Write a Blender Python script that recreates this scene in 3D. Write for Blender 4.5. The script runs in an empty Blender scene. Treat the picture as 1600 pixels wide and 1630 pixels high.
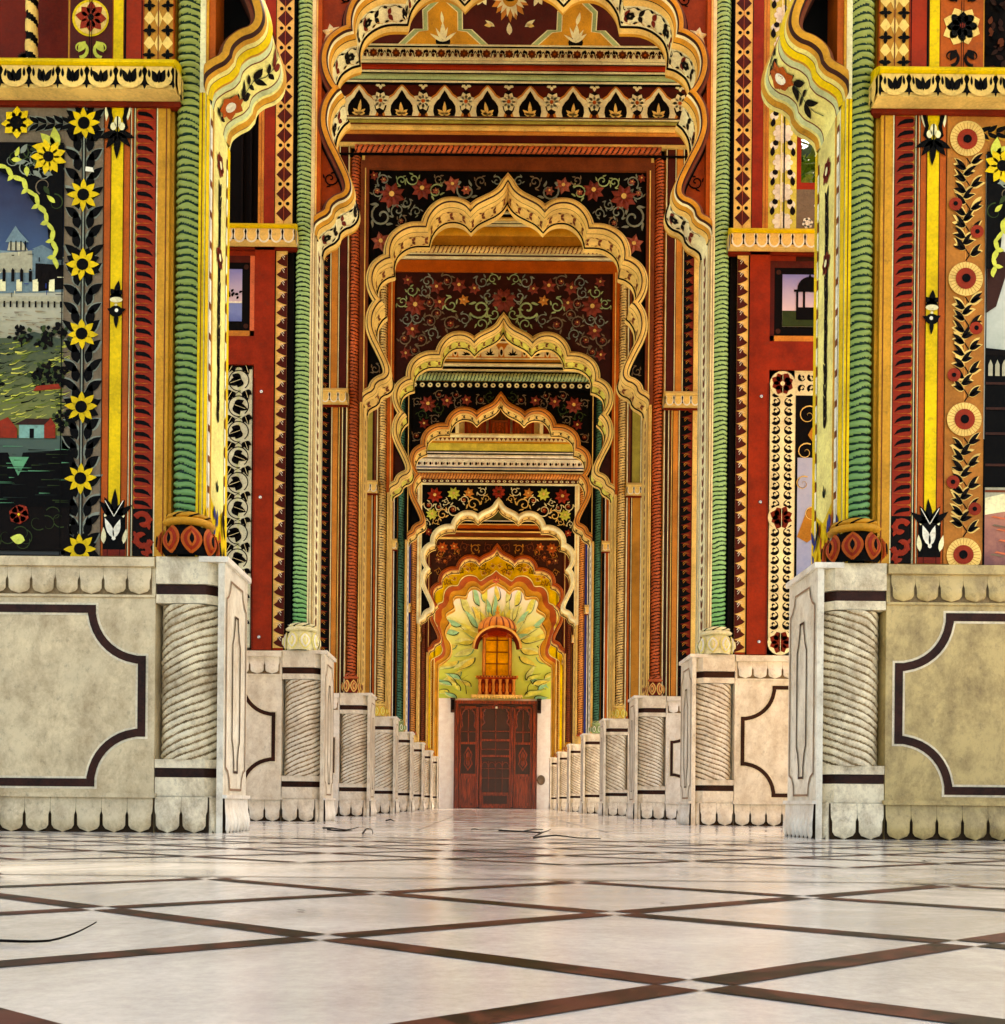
import bpy, math, random
from mathutils import Vector, noise
R = math.radians
random.seed(7)
sc = bpy.context.scene
COL = sc.collection

# ------------------------------------------------------------------ camera, light, exposure
AX = 0.17                      # lateral position of the passage axis
cam_d = bpy.data.cameras.new('camera'); cam = bpy.data.objects.new('camera', cam_d); COL.objects.link(cam)
cam.location = (0, 0, 0.18)
cam_d.sensor_fit = 'HORIZONTAL'; cam_d.sensor_width = 36; cam_d.lens = 36
cam_d.shift_x = (800-777)/1600; cam_d.shift_y = (1278-815)/1600
cam_d.clip_start = 0.05; cam_d.clip_end = 3000
cam.rotation_mode = 'XYZ'
from mathutils import Matrix
cam.matrix_world = Matrix.Translation((0,0,0.18)) @ Matrix.Rotation(R(90),4,'X') @ Matrix.Rotation(R(0.55),4,'Z')
sc.camera = cam

world = bpy.data.worlds.new('World'); sc.world = world; world.use_nodes = True
nt = world.node_tree; nt.nodes.clear()
wo = nt.nodes.new('ShaderNodeOutputWorld'); bg = nt.nodes.new('ShaderNodeBackground'); sky = nt.nodes.new('ShaderNodeTexSky')
sky.sky_type = 'NISHITA'; sky.sun_disc = False
SUN_EL, SUN_AZ = 55, 28        # high, behind the gate and a little to the right
sky.sun_elevation = R(SUN_EL); sky.sun_rotation = R(SUN_AZ)
sky.air_density = 1.0; sky.dust_density = 5.0; sky.ozone_density = 1.0
bg.inputs['Strength'].default_value = 0.15
nt.links.new(sky.outputs[0], bg.inputs[0]); nt.links.new(bg.outputs[0], wo.inputs[0])
sd = bpy.data.lights.new('sun', 'SUN'); sun = bpy.data.objects.new('sun', sd); COL.objects.link(sun)
sd.energy = 2.5; sd.angle = R(9); sd.color = (1.0, 0.93, 0.8)
dirv = Vector((math.sin(R(SUN_AZ))*math.cos(R(SUN_EL)), math.cos(R(SUN_AZ))*math.cos(R(SUN_EL)), math.sin(R(SUN_EL))))
sun.rotation_euler = dirv.to_track_quat('Z', 'Y').to_euler()
sun.location = (8, 20, 30)
sc.view_settings.view_transform = 'Standard'; sc.view_settings.look = 'None'
sc.view_settings.exposure = 2.15; sc.view_settings.gamma = 1.0
try:
    sc.view_settings.use_white_balance = True
    sc.view_settings.white_balance_temperature = 8300
except Exception: pass
sc.cycles.max_bounces = 8; sc.cycles.diffuse_bounces = 5; sc.cycles.glossy_bounces = 3
sc.cycles.use_denoising = True

# ------------------------------------------------------------------ materials
def lin(c):
    c = c/255.0
    return c/12.92 if c <= 0.04045 else ((c+0.055)/1.055)**2.4
MATS = {}
def newmat(name):
    m = bpy.data.materials.new(name); m.use_nodes = True
    return m, m.node_tree, m.node_tree.nodes['Principled BSDF']
def paint(name, rgb, rough=0.55, var=0.24, scale=5.0, bump=0.2, metal=0.0, grime_shade=0.4, spec=0.14):
    m, t, p = newmat(name); N = t.nodes; L = t.links
    c = [lin(x) for x in rgb]
    tc = N.new('ShaderNodeTexCoord')
    n1 = N.new('ShaderNodeTexNoise'); n1.inputs['Scale'].default_value = scale; n1.inputs['Detail'].default_value = 8; n1.inputs['Roughness'].default_value = 0.65
    n2 = N.new('ShaderNodeTexNoise'); n2.inputs['Scale'].default_value = 70; n2.inputs['Detail'].default_value = 3
    L.new(tc.outputs['Object'], n1.inputs['Vector']); L.new(tc.outputs['Object'], n2.inputs['Vector'])
    ad = N.new('ShaderNodeMath'); ad.operation = 'MULTIPLY_ADD'; ad.inputs[1].default_value = 0.28
    L.new(n2.outputs[0], ad.inputs[0])
    ml = N.new('ShaderNodeMath'); ml.operation = 'MULTIPLY'; ml.inputs[1].default_value = 0.82; L.new(n1.outputs[0], ml.inputs[0]); L.new(ml.outputs[0], ad.inputs[2])
    cr = N.new('ShaderNodeValToRGB'); e = cr.color_ramp.elements
    e[0].position = 0.40; e[1].position = 0.68
    lo = [x*(1-var*1.5) for x in c]; hi = [min(0.95, x*(1+var*0.7)) for x in c]
    e[0].color = (*lo, 1); e[1].color = (*hi, 1)
    L.new(ad.outputs[0], cr.inputs[0])
    # scattered specks of grime and wear
    n3 = N.new('ShaderNodeTexNoise'); n3.inputs['Scale'].default_value = 22; n3.inputs['Detail'].default_value = 10; n3.inputs['Roughness'].default_value = 0.75
    L.new(tc.outputs['Object'], n3.inputs['Vector'])
    r3 = N.new('ShaderNodeValToRGB'); r3.color_ramp.elements[0].position = 0.55; r3.color_ramp.elements[1].position = 0.70
    r3.color_ramp.elements[0].color = (0,0,0,1); r3.color_ramp.elements[1].color = (grime_shade,)*3+(1,)
    L.new(n3.outputs[0], r3.inputs[0])
    mx = N.new('ShaderNodeMixRGB'); mx.inputs[2].default_value = (0.05,0.035,0.02,1)
    L.new(r3.outputs[0], mx.inputs[0]); L.new(cr.outputs[0], mx.inputs[1]); L.new(mx.outputs[0], p.inputs['Base Color'])
    p.inputs['Roughness'].default_value = rough; p.inputs['Metallic'].default_value = metal; p.inputs['Specular IOR Level'].default_value = spec
    if bump:
        b = N.new('ShaderNodeBump'); b.inputs['Strength'].default_value = bump; b.inputs['Distance'].default_value = 0.01
        L.new(n3.outputs[0], b.inputs['Height']); L.new(b.outputs[0], p.inputs['Normal'])
    MATS[name] = m
    return m
PAL = dict(gold=(206,146,46), goldlt=(236,196,112), ochre=(180,122,44), orange=(176,80,22), orangelt=(206,132,56), yellow=(226,190,28),
    cream=(246,230,182), creamy=(240,226,140), white=(238,232,214), red=(148,38,10), redd=(110,26,8), maroon=(74,19,12), brown=(114,54,26), brownd=(54,24,14),
    black=(6,5,5), blackbr=(16,10,8), green=(112,158,84), greenlt=(142,192,118), greend=(18,52,42), greenp=(160,182,128), salmon=(190,92,52), redframe=(142,40,16),
    ropecream=(232,196,126), ropeo=(212,140,72), ropegreen=(60,112,92), greybr=(120,104,84), sandbr=(176,110,44), pink=(214,110,72),
    skyblue=(26,52,128), skymid=(84,128,190), stoneblue=(104,128,138), fort=(168,164,140), grass=(104,118,36), grassd=(44,60,24), water=(24,38,34), teal=(120,170,160),
    tomato=(146,42,18), chart=(196,200,80), blueg=(96,136,190), leafg=(128,168,66), leafp=(196,208,120), lime=(206,214,96), leafb=(84,150,110), lav=(206,206,222), navy=(28,46,120), vinegrey=(128,136,124), yelgreen=(214,206,92), palegreen=(196,206,156), vinebg=(206,212,186), dullred=(128,50,36), dullpink=(160,84,64))
for k, v in PAL.items():
    if k in ('gold','goldlt','cream','creamy','ochre','orange','orangelt','yellow','red'): paint(k, v, rough=0.5, scale=3.0)
    elif k in ('black','blackbr'): paint(k, v, rough=0.6, var=0.3, grime_shade=0.0, spec=0.06)
    elif k.startswith('green') or k.startswith('rope') or k == 'salmon': paint(k, v, rough=0.42, scale=2.0, var=0.3)
    else: paint(k, v)
paint('steel', (200,200,196), 0.25, metal=1.0, grime_shade=0)
paint('grime_shade', (58,42,26), 0.8, var=0.5, bump=0.3)  # dark grime tone, also paints crease shade between the carved petals
paint('shadetan', (150,126,92), 0.7, var=0.4, bump=0.3)  # lighter tone painting groove shade on twisted columns and friezes; mural strokes too

def marble(name, base, stain, amt, lo=0.44, hi=0.66, rough=0.33, bands=0.0):
    m, t, p = newmat(name); N = t.nodes; L = t.links
    tc = N.new('ShaderNodeTexCoord'); mp = N.new('ShaderNodeMapping'); mp.inputs['Scale'].default_value = (1,1,0.75)
    L.new(tc.outputs['Object'], mp.inputs[0])
    n1 = N.new('ShaderNodeTexNoise'); n1.inputs['Scale'].default_value = 4.2; n1.inputs['Detail'].default_value = 14; n1.inputs['Roughness'].default_value = 0.8; n1.inputs['Distortion'].default_value = 0.15
    L.new(mp.outputs[0], n1.inputs['Vector'])
    r1 = N.new('ShaderNodeValToRGB'); r1.color_ramp.elements[0].position = lo; r1.color_ramp.elements[1].position = hi
    r1.color_ramp.elements[0].color = (0,0,0,1); r1.color_ramp.elements[1].color = (amt,)*3+(1,)
    L.new(n1.outputs[0], r1.inputs[0])
    n2 = N.new('ShaderNodeTexNoise'); n2.inputs['Scale'].default_value = 26; n2.inputs['Detail'].default_value = 10; n2.inputs['Roughness'].default_value = 0.8
    L.new(mp.outputs[0], n2.inputs['Vector'])
    r2 = N.new('ShaderNodeValToRGB'); r2.color_ramp.elements[0].position = 0.54; r2.color_ramp.elements[1].position = 0.72
    r2.color_ramp.elements[0].color = (0,0,0,1); r2.color_ramp.elements[1].color = (min(1,amt*0.9),)*3+(1,)
    L.new(n2.outputs[0], r2.inputs[0])
    wv = N.new('ShaderNodeTexNoise'); wv.inputs['Scale'].default_value = 1.3; wv.inputs['Detail'].default_value = 5; wv.inputs['Distortion'].default_value = 2.5
    L.new(tc.outputs['Object'], wv.inputs['Vector'])
    rb = N.new('ShaderNodeValToRGB'); rb.color_ramp.elements[0].position = 0.35; rb.color_ramp.elements[1].position = 0.65
    b = [lin(x) for x in base]
    rb.color_ramp.elements[0].color = (*[x*0.82 for x in b],1); rb.color_ramp.elements[1].color = (*b,1)
    L.new(wv.outputs[0], rb.inputs[0])
    m1 = N.new('ShaderNodeMixRGB'); m1.inputs[2].default_value = (*[lin(x) for x in stain],1)
    L.new(r1.outputs[0], m1.inputs[0]); L.new(rb.outputs[0], m1.inputs[1])
    m2 = N.new('ShaderNodeMixRGB'); m2.inputs[2].default_value = (0.10,0.07,0.04,1)
    L.new(r2.outputs[0], m2.inputs[0]); L.new(m1.outputs[0], m2.inputs[1]); L.new(m2.outputs[0], p.inputs['Base Color'])
    p.inputs['Roughness'].default_value = rough
    bp = N.new('ShaderNodeBump'); bp.inputs['Strength'].default_value = 0.15; bp.inputs['Distance'].default_value = 0.01
    L.new(n2.outputs[0], bp.inputs['Height']); L.new(bp.outputs[0], p.inputs['Normal'])
    MATS[name] = m
marble('marble_tan', (226,206,166), (134,104,62), 0.75)
marble('marble_warm', (242,234,214), (148,116,76), 0.6)
marble('marble_ochre', (204,178,118), (104,80,40), 0.85)
marble('marble_pale', (244,238,224), (156,128,90), 0.5)
marble('marble_col', (246,232,198), (120,86,44), 0.8)

def floor_mat(name, c0, c1, rough, sc1=1.6):
    m, t, p = newmat(name); N = t.nodes; L = t.links
    tc = N.new('ShaderNodeTexCoord')
    n1 = N.new('ShaderNodeTexNoise'); n1.inputs['Scale'].default_value = sc1; n1.inputs['Detail'].default_value = 9; n1.inputs['Roughness'].default_value = 0.62; n1.inputs['Distortion'].default_value = 1.8
    n2 = N.new('ShaderNodeTexNoise'); n2.inputs['Scale'].default_value = 60; n2.inputs['Detail'].default_value = 8; n2.inputs['Roughness'].default_value = 0.8
    for n in (n1, n2): L.new(tc.outputs['Object'], n.inputs['Vector'])
    r = N.new('ShaderNodeValToRGB'); r.color_ramp.elements[0].position = 0.33 if sc1<3 else 0.43; r.color_ramp.elements[1].position = 0.62 if sc1<3 else 0.58
    r.color_ramp.elements[0].color = (*[lin(x) for x in c0],1); r.color_ramp.elements[1].color = (*[lin(x) for x in c1],1)
    L.new(n1.outputs[0], r.inputs[0])
    r2 = N.new('ShaderNodeValToRGB'); r2.color_ramp.elements[0].position = 0.3; r2.color_ramp.elements[1].position = 0.75
    r2.color_ramp.elements[0].color = (0.78,0.78,0.78,1); r2.color_ramp.elements[1].color = (1.12,1.12,1.12,1)
    L.new(n2.outputs[0], r2.inputs[0])
    mx = N.new('ShaderNodeMixRGB'); mx.blend_type = 'MULTIPLY'; mx.inputs[0].default_value = 1
    L.new(r.outputs[0], mx.inputs[1]); L.new(r2.outputs[0], mx.inputs[2]); L.new(mx.outputs[0], p.inputs['Base Color'])
    rr = N.new('ShaderNodeMapRange'); rr.inputs['From Min'].default_value = 0.3; rr.inputs['From Max'].default_value = 0.7
    rr.inputs['To Min'].default_value = rough; rr.inputs['To Max'].default_value = rough+0.18; p.inputs['Specular IOR Level'].default_value = 0.6 if sc1<3 else 0.25
    L.new(n1.outputs[0], rr.inputs['Value']); L.new(rr.outputs[0], p.inputs['Roughness'])
    b = N.new('ShaderNodeBump'); b.inputs['Strength'].default_value = 0.05; b.inputs['Distance'].default_value = 0.005
    L.new(n2.outputs[0], b.inputs['Height']); L.new(b.outputs[0], p.inputs['Normal'])
    MATS[name] = m
floor_mat('floor_marble', (194,191,187), (224,221,216), 0.055)
floor_mat('floor_marble2', (206,198,182), (230,224,210), 0.14)
floor_mat('floor_strip', (8,6,6), (88,46,34), 0.4, 5.0)
floor_mat('floor_line', (60,44,34), (100,80,64), 0.4)

def wood_mat(name, c0, c1):
    m, t, p = newmat(name); N = t.nodes; L = t.links
    tc = N.new('ShaderNodeTexCoord'); mp = N.new('ShaderNodeMapping'); mp.inputs['Scale'].default_value = (14,14,1.2); L.new(tc.outputs['Object'], mp.inputs[0])
    n = N.new('ShaderNodeTexNoise'); n.inputs['Scale'].default_value = 2.5; n.inputs['Detail'].default_value = 8; n.inputs['Distortion'].default_value = 0.8
    L.new(mp.outputs[0], n.inputs['Vector'])
    r = N.new('ShaderNodeValToRGB'); r.color_ramp.elements[0].position = 0.35; r.color_ramp.elements[1].position = 0.68
    r.color_ramp.elements[0].color = (*[lin(x) for x in c0],1); r.color_ramp.elements[1].color = (*[lin(x) for x in c1],1)
    L.new(n.outputs[0], r.inputs[0]); L.new(r.outputs[0], p.inputs['Base Color']); p.inputs['Roughness'].default_value = 0.3
    MATS[name] = m
wood_mat('wood', (60,18,8), (166,62,28)); wood_mat('wooddark', (24,9,6), (60,20,12))
def grad_mat(name, c0, c1, z0, z1, nz=0.12, mid=None):
    m, t, p = newmat(name); N = t.nodes; L = t.links
    tc = N.new('ShaderNodeNewGeometry'); sx = N.new('ShaderNodeSeparateXYZ'); L.new(tc.outputs['Position'], sx.inputs[0])
    n = N.new('ShaderNodeTexNoise'); n.inputs['Scale'].default_value = 7; n.inputs['Detail'].default_value = 9; n.inputs['Roughness'].default_value = 0.75; L.new(tc.outputs['Position'], n.inputs['Vector'])
    mr = N.new('ShaderNodeMapRange'); mr.inputs['From Min'].default_value = z0; mr.inputs['From Max'].default_value = z1; L.new(sx.outputs['Z'], mr.inputs['Value'])
    a = N.new('ShaderNodeMath'); a.operation = 'MULTIPLY_ADD'; a.inputs[1].default_value = nz*4; L.new(n.outputs[0], a.inputs[0])
    s = N.new('ShaderNodeMath'); s.operation = 'SUBTRACT'; s.inputs[1].default_value = nz*2; L.new(mr.outputs[0], s.inputs[0]); L.new(s.outputs[0], a.inputs[2])
    r = N.new('ShaderNodeValToRGB'); r.color_ramp.elements[0].color = (*[lin(x) for x in c0],1); r.color_ramp.elements[1].color = (*[lin(x) for x in c1],1)
    if mid:
        e = r.color_ramp.elements.new(0.5); e.color = (*[lin(x) for x in mid],1)
    L.new(a.outputs[0], r.inputs[0]); L.new(r.outputs[0], p.inputs['Base Color']); p.inputs['Roughness'].default_value = 0.5
    MATS[name] = m
# painted pictures (the paint itself changes colour over the panel)
grad_mat('art_sky', (44,84,128), (4,14,60), 3.0, 3.45, 0.1)
grad_mat('art_hill', (112,116,34), (26,46,14), 2.1, 2.75, 0.3)
grad_mat('art_water', (10,14,12), (52,76,60), 1.8, 2.15, 0.1)
grad_mat('art_fort', (150,146,116), (190,188,170), 2.6, 3.2, 0.15)
grad_mat('art_dusk', (210,190,200), (50,84,180), 4.55, 4.95, 0.05)
grad_mat('art_lake', (30,60,150), (110,130,190), 4.28, 4.5, 0.3)
grad_mat('art_cloud', (150,160,150), (214,216,206), 2.5, 3.5, 0.3)
grad_mat('art_stones', (110,60,60), (200,130,100), 1.5, 2.0, 0.4)
grad_mat('art_bluefig', (70,110,180), (160,170,200), 1.5, 2.9, 0.25)
grad_mat('art_leafwall', (190,212,84), (222,222,240), 4.2, 7.4, 0.08, (206,222,130))
grad_mat('rope_g1', (84,142,84), (140,150,70), 1.7, 4.2, 0.06, (120,142,66))
grad_mat('rope_g2', (84,170,100), (150,190,120), 1.6, 3.4, 0.06, (150,200,130))
grad_mat('art_jungle', (20,30,14), (70,90,40), 7.3, 7.9, 0.5)

# ------------------------------------------------------------------ mesh tools
ORG = {}
class MB:
    def __init__(s): s.v=[]; s.f=[]; s.m=[]; s.sm=[]; s.names=[]
    def mi(s, n):
        if n not in s.names: s.names.append(n)
        return s.names.index(n)
    def poly(s, pts, mat, smooth=False):
        i = len(s.v); s.v += pts; s.f.append(tuple(range(i, i+len(pts)))); s.m.append(s.mi(mat)); s.sm.append(smooth)
    def box(s, x0,x1,y0,y1,z0,z1,mat, skip=''):
        if x0>x1: x0,x1=x1,x0
        i = len(s.v)
        s.v += [(x0,y0,z0),(x1,y0,z0),(x1,y1,z0),(x0,y1,z0),(x0,y0,z1),(x1,y0,z1),(x1,y1,z1),(x0,y1,z1)]
        for q in ((0,1,5,4),(1,2,6,5),(2,3,7,6),(3,0,4,7),(4,5,6,7),(3,2,1,0)):
            s.f.append(tuple(i+k for k in q)); s.m.append(s.mi(mat)); s.sm.append(False)
    def grid(s, rows, mats, smooth=True, cu=False):
        """rows of points; mats: one name, or function(r,c)->name"""
        i = len(s.v); n = len(rows[0])
        for r in rows: s.v += list(r)
        for a in range(len(rows)-1):
            for b in range(n if cu else n-1):
                c = (b+1) % n
                s.f.append((i+a*n+b, i+a*n+c, i+(a+1)*n+c, i+(a+1)*n+b))
                s.m.append(s.mi(mats if isinstance(mats,str) else mats(a,b))); s.sm.append(smooth)
    def prism(s, pts, y0, y1, mat, side=None):
        """polygon (x,z) between two y"""
        s.poly([(x,y0,z) for x,z in pts], mat); s.poly([(x,y1,z) for x,z in pts][::-1], mat)
        n=len(pts)
        for k in range(n):
            a=pts[k]; b=pts[(k+1)%n]
            s.poly([(a[0],y0,a[1]),(a[0],y1,a[1]),(b[0],y1,b[1]),(b[0],y0,b[1])], side or mat)
    def build(s, name, parent=None, org=None):
        if not s.v: return None
        o = org if org is not None else (ORG[parent.name] if parent is not None else (0,0,0))
        me = bpy.data.meshes.new(name)
        me.from_pydata([(x-o[0],y-o[1],z-o[2]) for x,y,z in s.v], [], s.f)
        for n in s.names: me.materials.append(MATS[n])
        me.polygons.foreach_set('material_index', s.m); me.polygons.foreach_set('use_smooth', s.sm)
        me.update()
        ob = bpy.data.objects.new(name, me); COL.objects.link(ob)
        ORG[ob.name] = tuple(o)
        if parent is not None: ob.parent = parent
        else: ob.location = o
        return ob
def thing(name, label, cat, org, group=None):
    o = bpy.data.objects.new(name, None); COL.objects.link(o); o.location = org; o.empty_display_size = 0.2
    ORG[o.name] = tuple(org); o['label'] = label; o['category'] = cat
    if group: o['group'] = group
    return o
def tag(o, label, cat, group=None, kind=None):
    if kind: o['kind'] = kind
    if label: o['label'] = label
    if cat: o['category'] = cat
    if group: o['group'] = group
    return o

JR = random.Random(99)          # the hand of the painter: small irregularities
class Cv:
    """flat or curved painting surface; f(a,b,h) -> world point"""
    def __init__(s, mb, f, h=0.0): s.mb=mb; s.f=f; s.h=h
    def poly(s, pts, mat, h=0.002): s.mb.poly([s.f(a,b,s.h+h) for a,b in pts], mat)
    def rect(s, a0,b0,a1,b1,mat,h=0.002): s.poly([(a0,b0),(a1,b0),(a1,b1),(a0,b1)],mat,h)
    def disc(s,a,b,r,mat,h=0.004,n=16,ry=None):
        ry = (ry or r)*(1+JR.gauss(0,0.03)); a+=JR.gauss(0,r*0.02); b+=JR.gauss(0,r*0.02)
        s.poly([(a+r*math.cos(2*math.pi*k/n), b+ry*math.sin(2*math.pi*k/n)) for k in range(n)],mat,h)
    def leaf(s,a,b,L,ang,w,mat,h=0.004,bend=0.0,n=5):
        ang+=JR.gauss(0,0.05); L*=1+JR.gauss(0,0.05); w*=1+JR.gauss(0,0.07); bend+=JR.gauss(0,0.04)
        ca,sa = math.cos(ang),math.sin(ang); P=[];Q=[]
        for k in range(n+1):
            t=k/n; x=L*t; c=bend*L*math.sin(math.pi*t*0.5)**2; hw=w*math.sin(math.pi*min(1,t**0.8))
            P.append((a+ca*x-sa*(c+hw), b+sa*x+ca*(c+hw))); Q.append((a+ca*x-sa*(c-hw), b+sa*x+ca*(c-hw)))
        s.poly(Q+P[::-1][1:-1], mat, h)
    def flower(s,a,b,r,n,mat,h=0.004,w=0.34,rot=0.0,cm=None,cr=0.3,r0=0.15):
        for k in range(n):
            g=rot+2*math.pi*k/n
            s.leaf(a+r*r0*math.cos(g), b+r*r0*math.sin(g), r*(1-r0), g, r*w*0.75, mat, h)
        if cm: s.disc(a,b,r*cr,cm,h+0.002,12)
    def stroke(s,pts,w,mat,h=0.004,taper=False,ridge=0.0):
        n=len(pts); A=[];B=[];C=[]
        for k in range(n):
            p=pts[max(0,k-1)]; q=pts[min(n-1,k+1)]; dx,dy=q[0]-p[0],q[1]-p[1]; l=math.hypot(dx,dy) or 1
            ww=w/2*((1-k/(n-1)*0.85) if taper else 1)
            A.append((pts[k][0]-dy/l*ww, pts[k][1]+dx/l*ww)); B.append((pts[k][0]+dy/l*ww, pts[k][1]-dx/l*ww))
        if ridge:
            s.mb.grid([[s.f(a,b,s.h+h) for a,b in A],[s.f(a,b,s.h+h+ridge) for a,b in pts],[s.f(a,b,s.h+h) for a,b in B]],mat,True)
        else:
            s.mb.grid([[s.f(a,b,s.h+h) for a,b in A],[s.f(a,b,s.h+h) for a,b in B]],mat,False)
    def relief_flower(s,a,b,r,n,mat,h=0.004,up=0.02,rot=0.0,cm='goldlt'):
        f=s.f; H=s.h+h
        for k in range(n):
            g=rot+2*math.pi*k/n; ca,sa=math.cos(g),math.sin(g); w=r*0.30
            tip=f(a+ca*r,b+sa*r,H); mid=f(a+ca*r*0.5,b+sa*r*0.5,H+up); l=f(a+ca*r*0.5-sa*w,b+sa*r*0.5+ca*w,H); rr=f(a+ca*r*0.5+sa*w,b+sa*r*0.5-ca*w,H); c=f(a,b,H+up*0.4)
            s.mb.poly([c,l,mid],mat); s.mb.poly([l,tip,mid],mat); s.mb.poly([tip,rr,mid],mat); s.mb.poly([rr,c,mid],mat)
        s.disc(a,b,r*0.2,cm,h+up,8)
def spiral(cx,cy,r,turns,a0,sgn=1,n=18,r1=0.12):
    return [(cx+r*(1-(1-r1)*k/n)*math.cos(a0+sgn*2*math.pi*turns*k/n), cy+r*(1-(1-r1)*k/n)*math.sin(a0+sgn*2*math.pi*turns*k/n)) for k in range(n+1)]
def crom(P, per=6):
    out=[]
    Q=[P[0]]+list(P)+[P[-1]]
    for i in range(1,len(Q)-2):
        p0,p1,p2,p3=Q[i-1],Q[i],Q[i+1],Q[i+2]
        for k in range(per):
            t=k/per
            out.append(tuple(0.5*((2*p1[j])+(-p0[j]+p2[j])*t+(2*p0[j]-5*p1[j]+4*p2[j]-p3[j])*t*t+(-p0[j]+3*p1[j]-3*p2[j]+p3[j])*t**3) for j in (0,1)))
    out.append(tuple(P[-1])); return out
def rope(mb, base, top, rad, pitch, starts, mat, gmat, amp=0.16, cols=20, per=6, hand=1, gl=0.35, smooth=True, taper=0.0, rough_a=0.8, rough_f=5.0):
    """twisted rope moulding between two points (vertical or along x)"""
    b=Vector(base); t=Vector(top); ax=(t-b); L=ax.length; ax.normalize()
    e1=Vector((1,0,0)) if abs(ax.x)<0.5 else Vector((0,0,1)); e2=ax.cross(e1)
    nrow=max(4,int(L/pitch*per)); rows=[]; vals=[]
    for i in range(nrow+1):
        z=L*i/nrow; row=[]; vr=[]
        for j in range(cols):
            th=2*math.pi*j/cols
            ph=(z/pitch*2*math.pi + hand*starts*th)
            nz=noise.noise(Vector((math.cos(th)*1.2,math.sin(th)*1.2,(z+b.x)*rough_f)))
            ph+=nz*rough_a
            g=abs(math.sin(ph/2)); r=rad*(1-taper*i/nrow)*(1-amp*(1-g**0.55))*(1+nz*0.03+0.022*noise.noise(Vector((math.cos(th)*6,math.sin(th)*6,(z+b.y)*38))))
            row.append(tuple(b+ax*z+(e1*math.cos(th)+e2*math.sin(th))*r)); vr.append(g)
        rows.append(row); vals.append(vr)
    def mf(r,c): 
        return gmat if (vals[r][c]+vals[r+1][c]+vals[r][(c+1)%cols]+vals[r+1][(c+1)%cols])/4<gl else mat
    mb.grid(rows, mf, smooth, True)
def lathe(mb, cx, cy, prof, mat, n=20, lobes=0, amp=0.0):
    rows=[]
    for r,z in prof:
        rows.append([(cx+r*(1+amp*math.cos(lobes*2*math.pi*j/n))*math.cos(2*math.pi*j/n), cy+r*(1+amp*math.cos(lobes*2*math.pi*j/n))*math.sin(2*math.pi*j/n), z) for j in range(n)])
    mb.grid(rows, mat, True, True)
def X(s,u): return AX+s*u
def front(mb,s,y,h=0.0): return Cv(mb, lambda a,b,hh: (AX+s*a, y-hh, b), h)
def inner(mb,s,u,h=0.0): return Cv(mb, lambda a,b,hh: (AX+s*(u-hh), a, b), h)

def lambrequin(cv, a0, a1, z0, z1, n, mat, keyh, keym, outl=None, thick=0.012):
    """row of hanging scallops between a0 and a1, dark keyholes between them"""
    w=(a1-a0)/n; H=z1-z0
    cv.rect(a0,z0+H*0.25,a1,z1,keym,0.002)
    for k in range(n):
        c=a0+w*(k+0.5); P=[]
        for t in range(0,13):
            g=math.pi*t/12; P.append((c-w*0.46*math.cos(g), z0+H*0.58-H*0.52*math.sin(g)**0.8))
        P+= [(c+w*0.40,z0+H*0.80),(c+w*0.47,z1),(c-w*0.47,z1),(c-w*0.40,z0+H*0.80)]
        if outl:
            Q=[(c+(a-c)*1.0,b-H*0.05 if b<z0+H*0.6 else b) for a,b in P]; cv.poly(Q,outl,thick-0.004)
            P=[(c+(a-c)*0.80,b+H*0.06 if b<z0+H*0.6 else b) for a,b in P]
        cv.poly(P,mat,thick)
        if keyh:
            cv.leaf(c,z0+H*0.26,H*0.62,math.pi/2,w*0.09,keyh,thick+0.002)
            for sg in (-1,1): cv.leaf(c+sg*w*0.06,z0+H*0.30,H*0.60,math.pi/2-sg*0.62,w*0.11,keyh,thick+0.002,bend=sg*0.2); cv.leaf(c+sg*w*0.33,z0+H*0.5,H*0.42,math.pi/2,w*0.05,keyh,thick+0.002)
            cv.leaf(c-w*0.5,z0+H*0.0,H*0.5,math.pi/2,w*0.05,keyh,thick+0.003)
def petals(mb, f, a0, a1, z0, z1, n, mat, gmat, bulge=0.03):
    """carved stone petals, convex; f(a,b,h)"""
    w=(a1-a0)/n; H=z1-z0
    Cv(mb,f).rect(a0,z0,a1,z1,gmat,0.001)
    for k in range(n):
        c=a0+w*(k+0.5); rows=[]
        for i in range(11):
            t=i/10; b=z1-H*t
            hw=w*(0.495 if t<0.76 else 0.495*max(0.0,1-((t-0.76)/0.24)**2)**0.5) - (0.055*w*min(1,(t-0.38)*8) if t>0.38 else 0.0)
            hw=max(hw,0.0005)
            rows.append([f(c+hw*x, b, 0.006+bulge*(0.35+0.65*(1-x*x)**0.6*min(1,max(0.0,t-0.2)*2.2))*(0.5+0.5*min(1,t*1.8))*(1-0.35*max(0,t-0.7)/0.3)) for x in (-1,-0.8,-0.45,0,0.45,0.8,1)])
        mb.grid(rows,mat,True)

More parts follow.
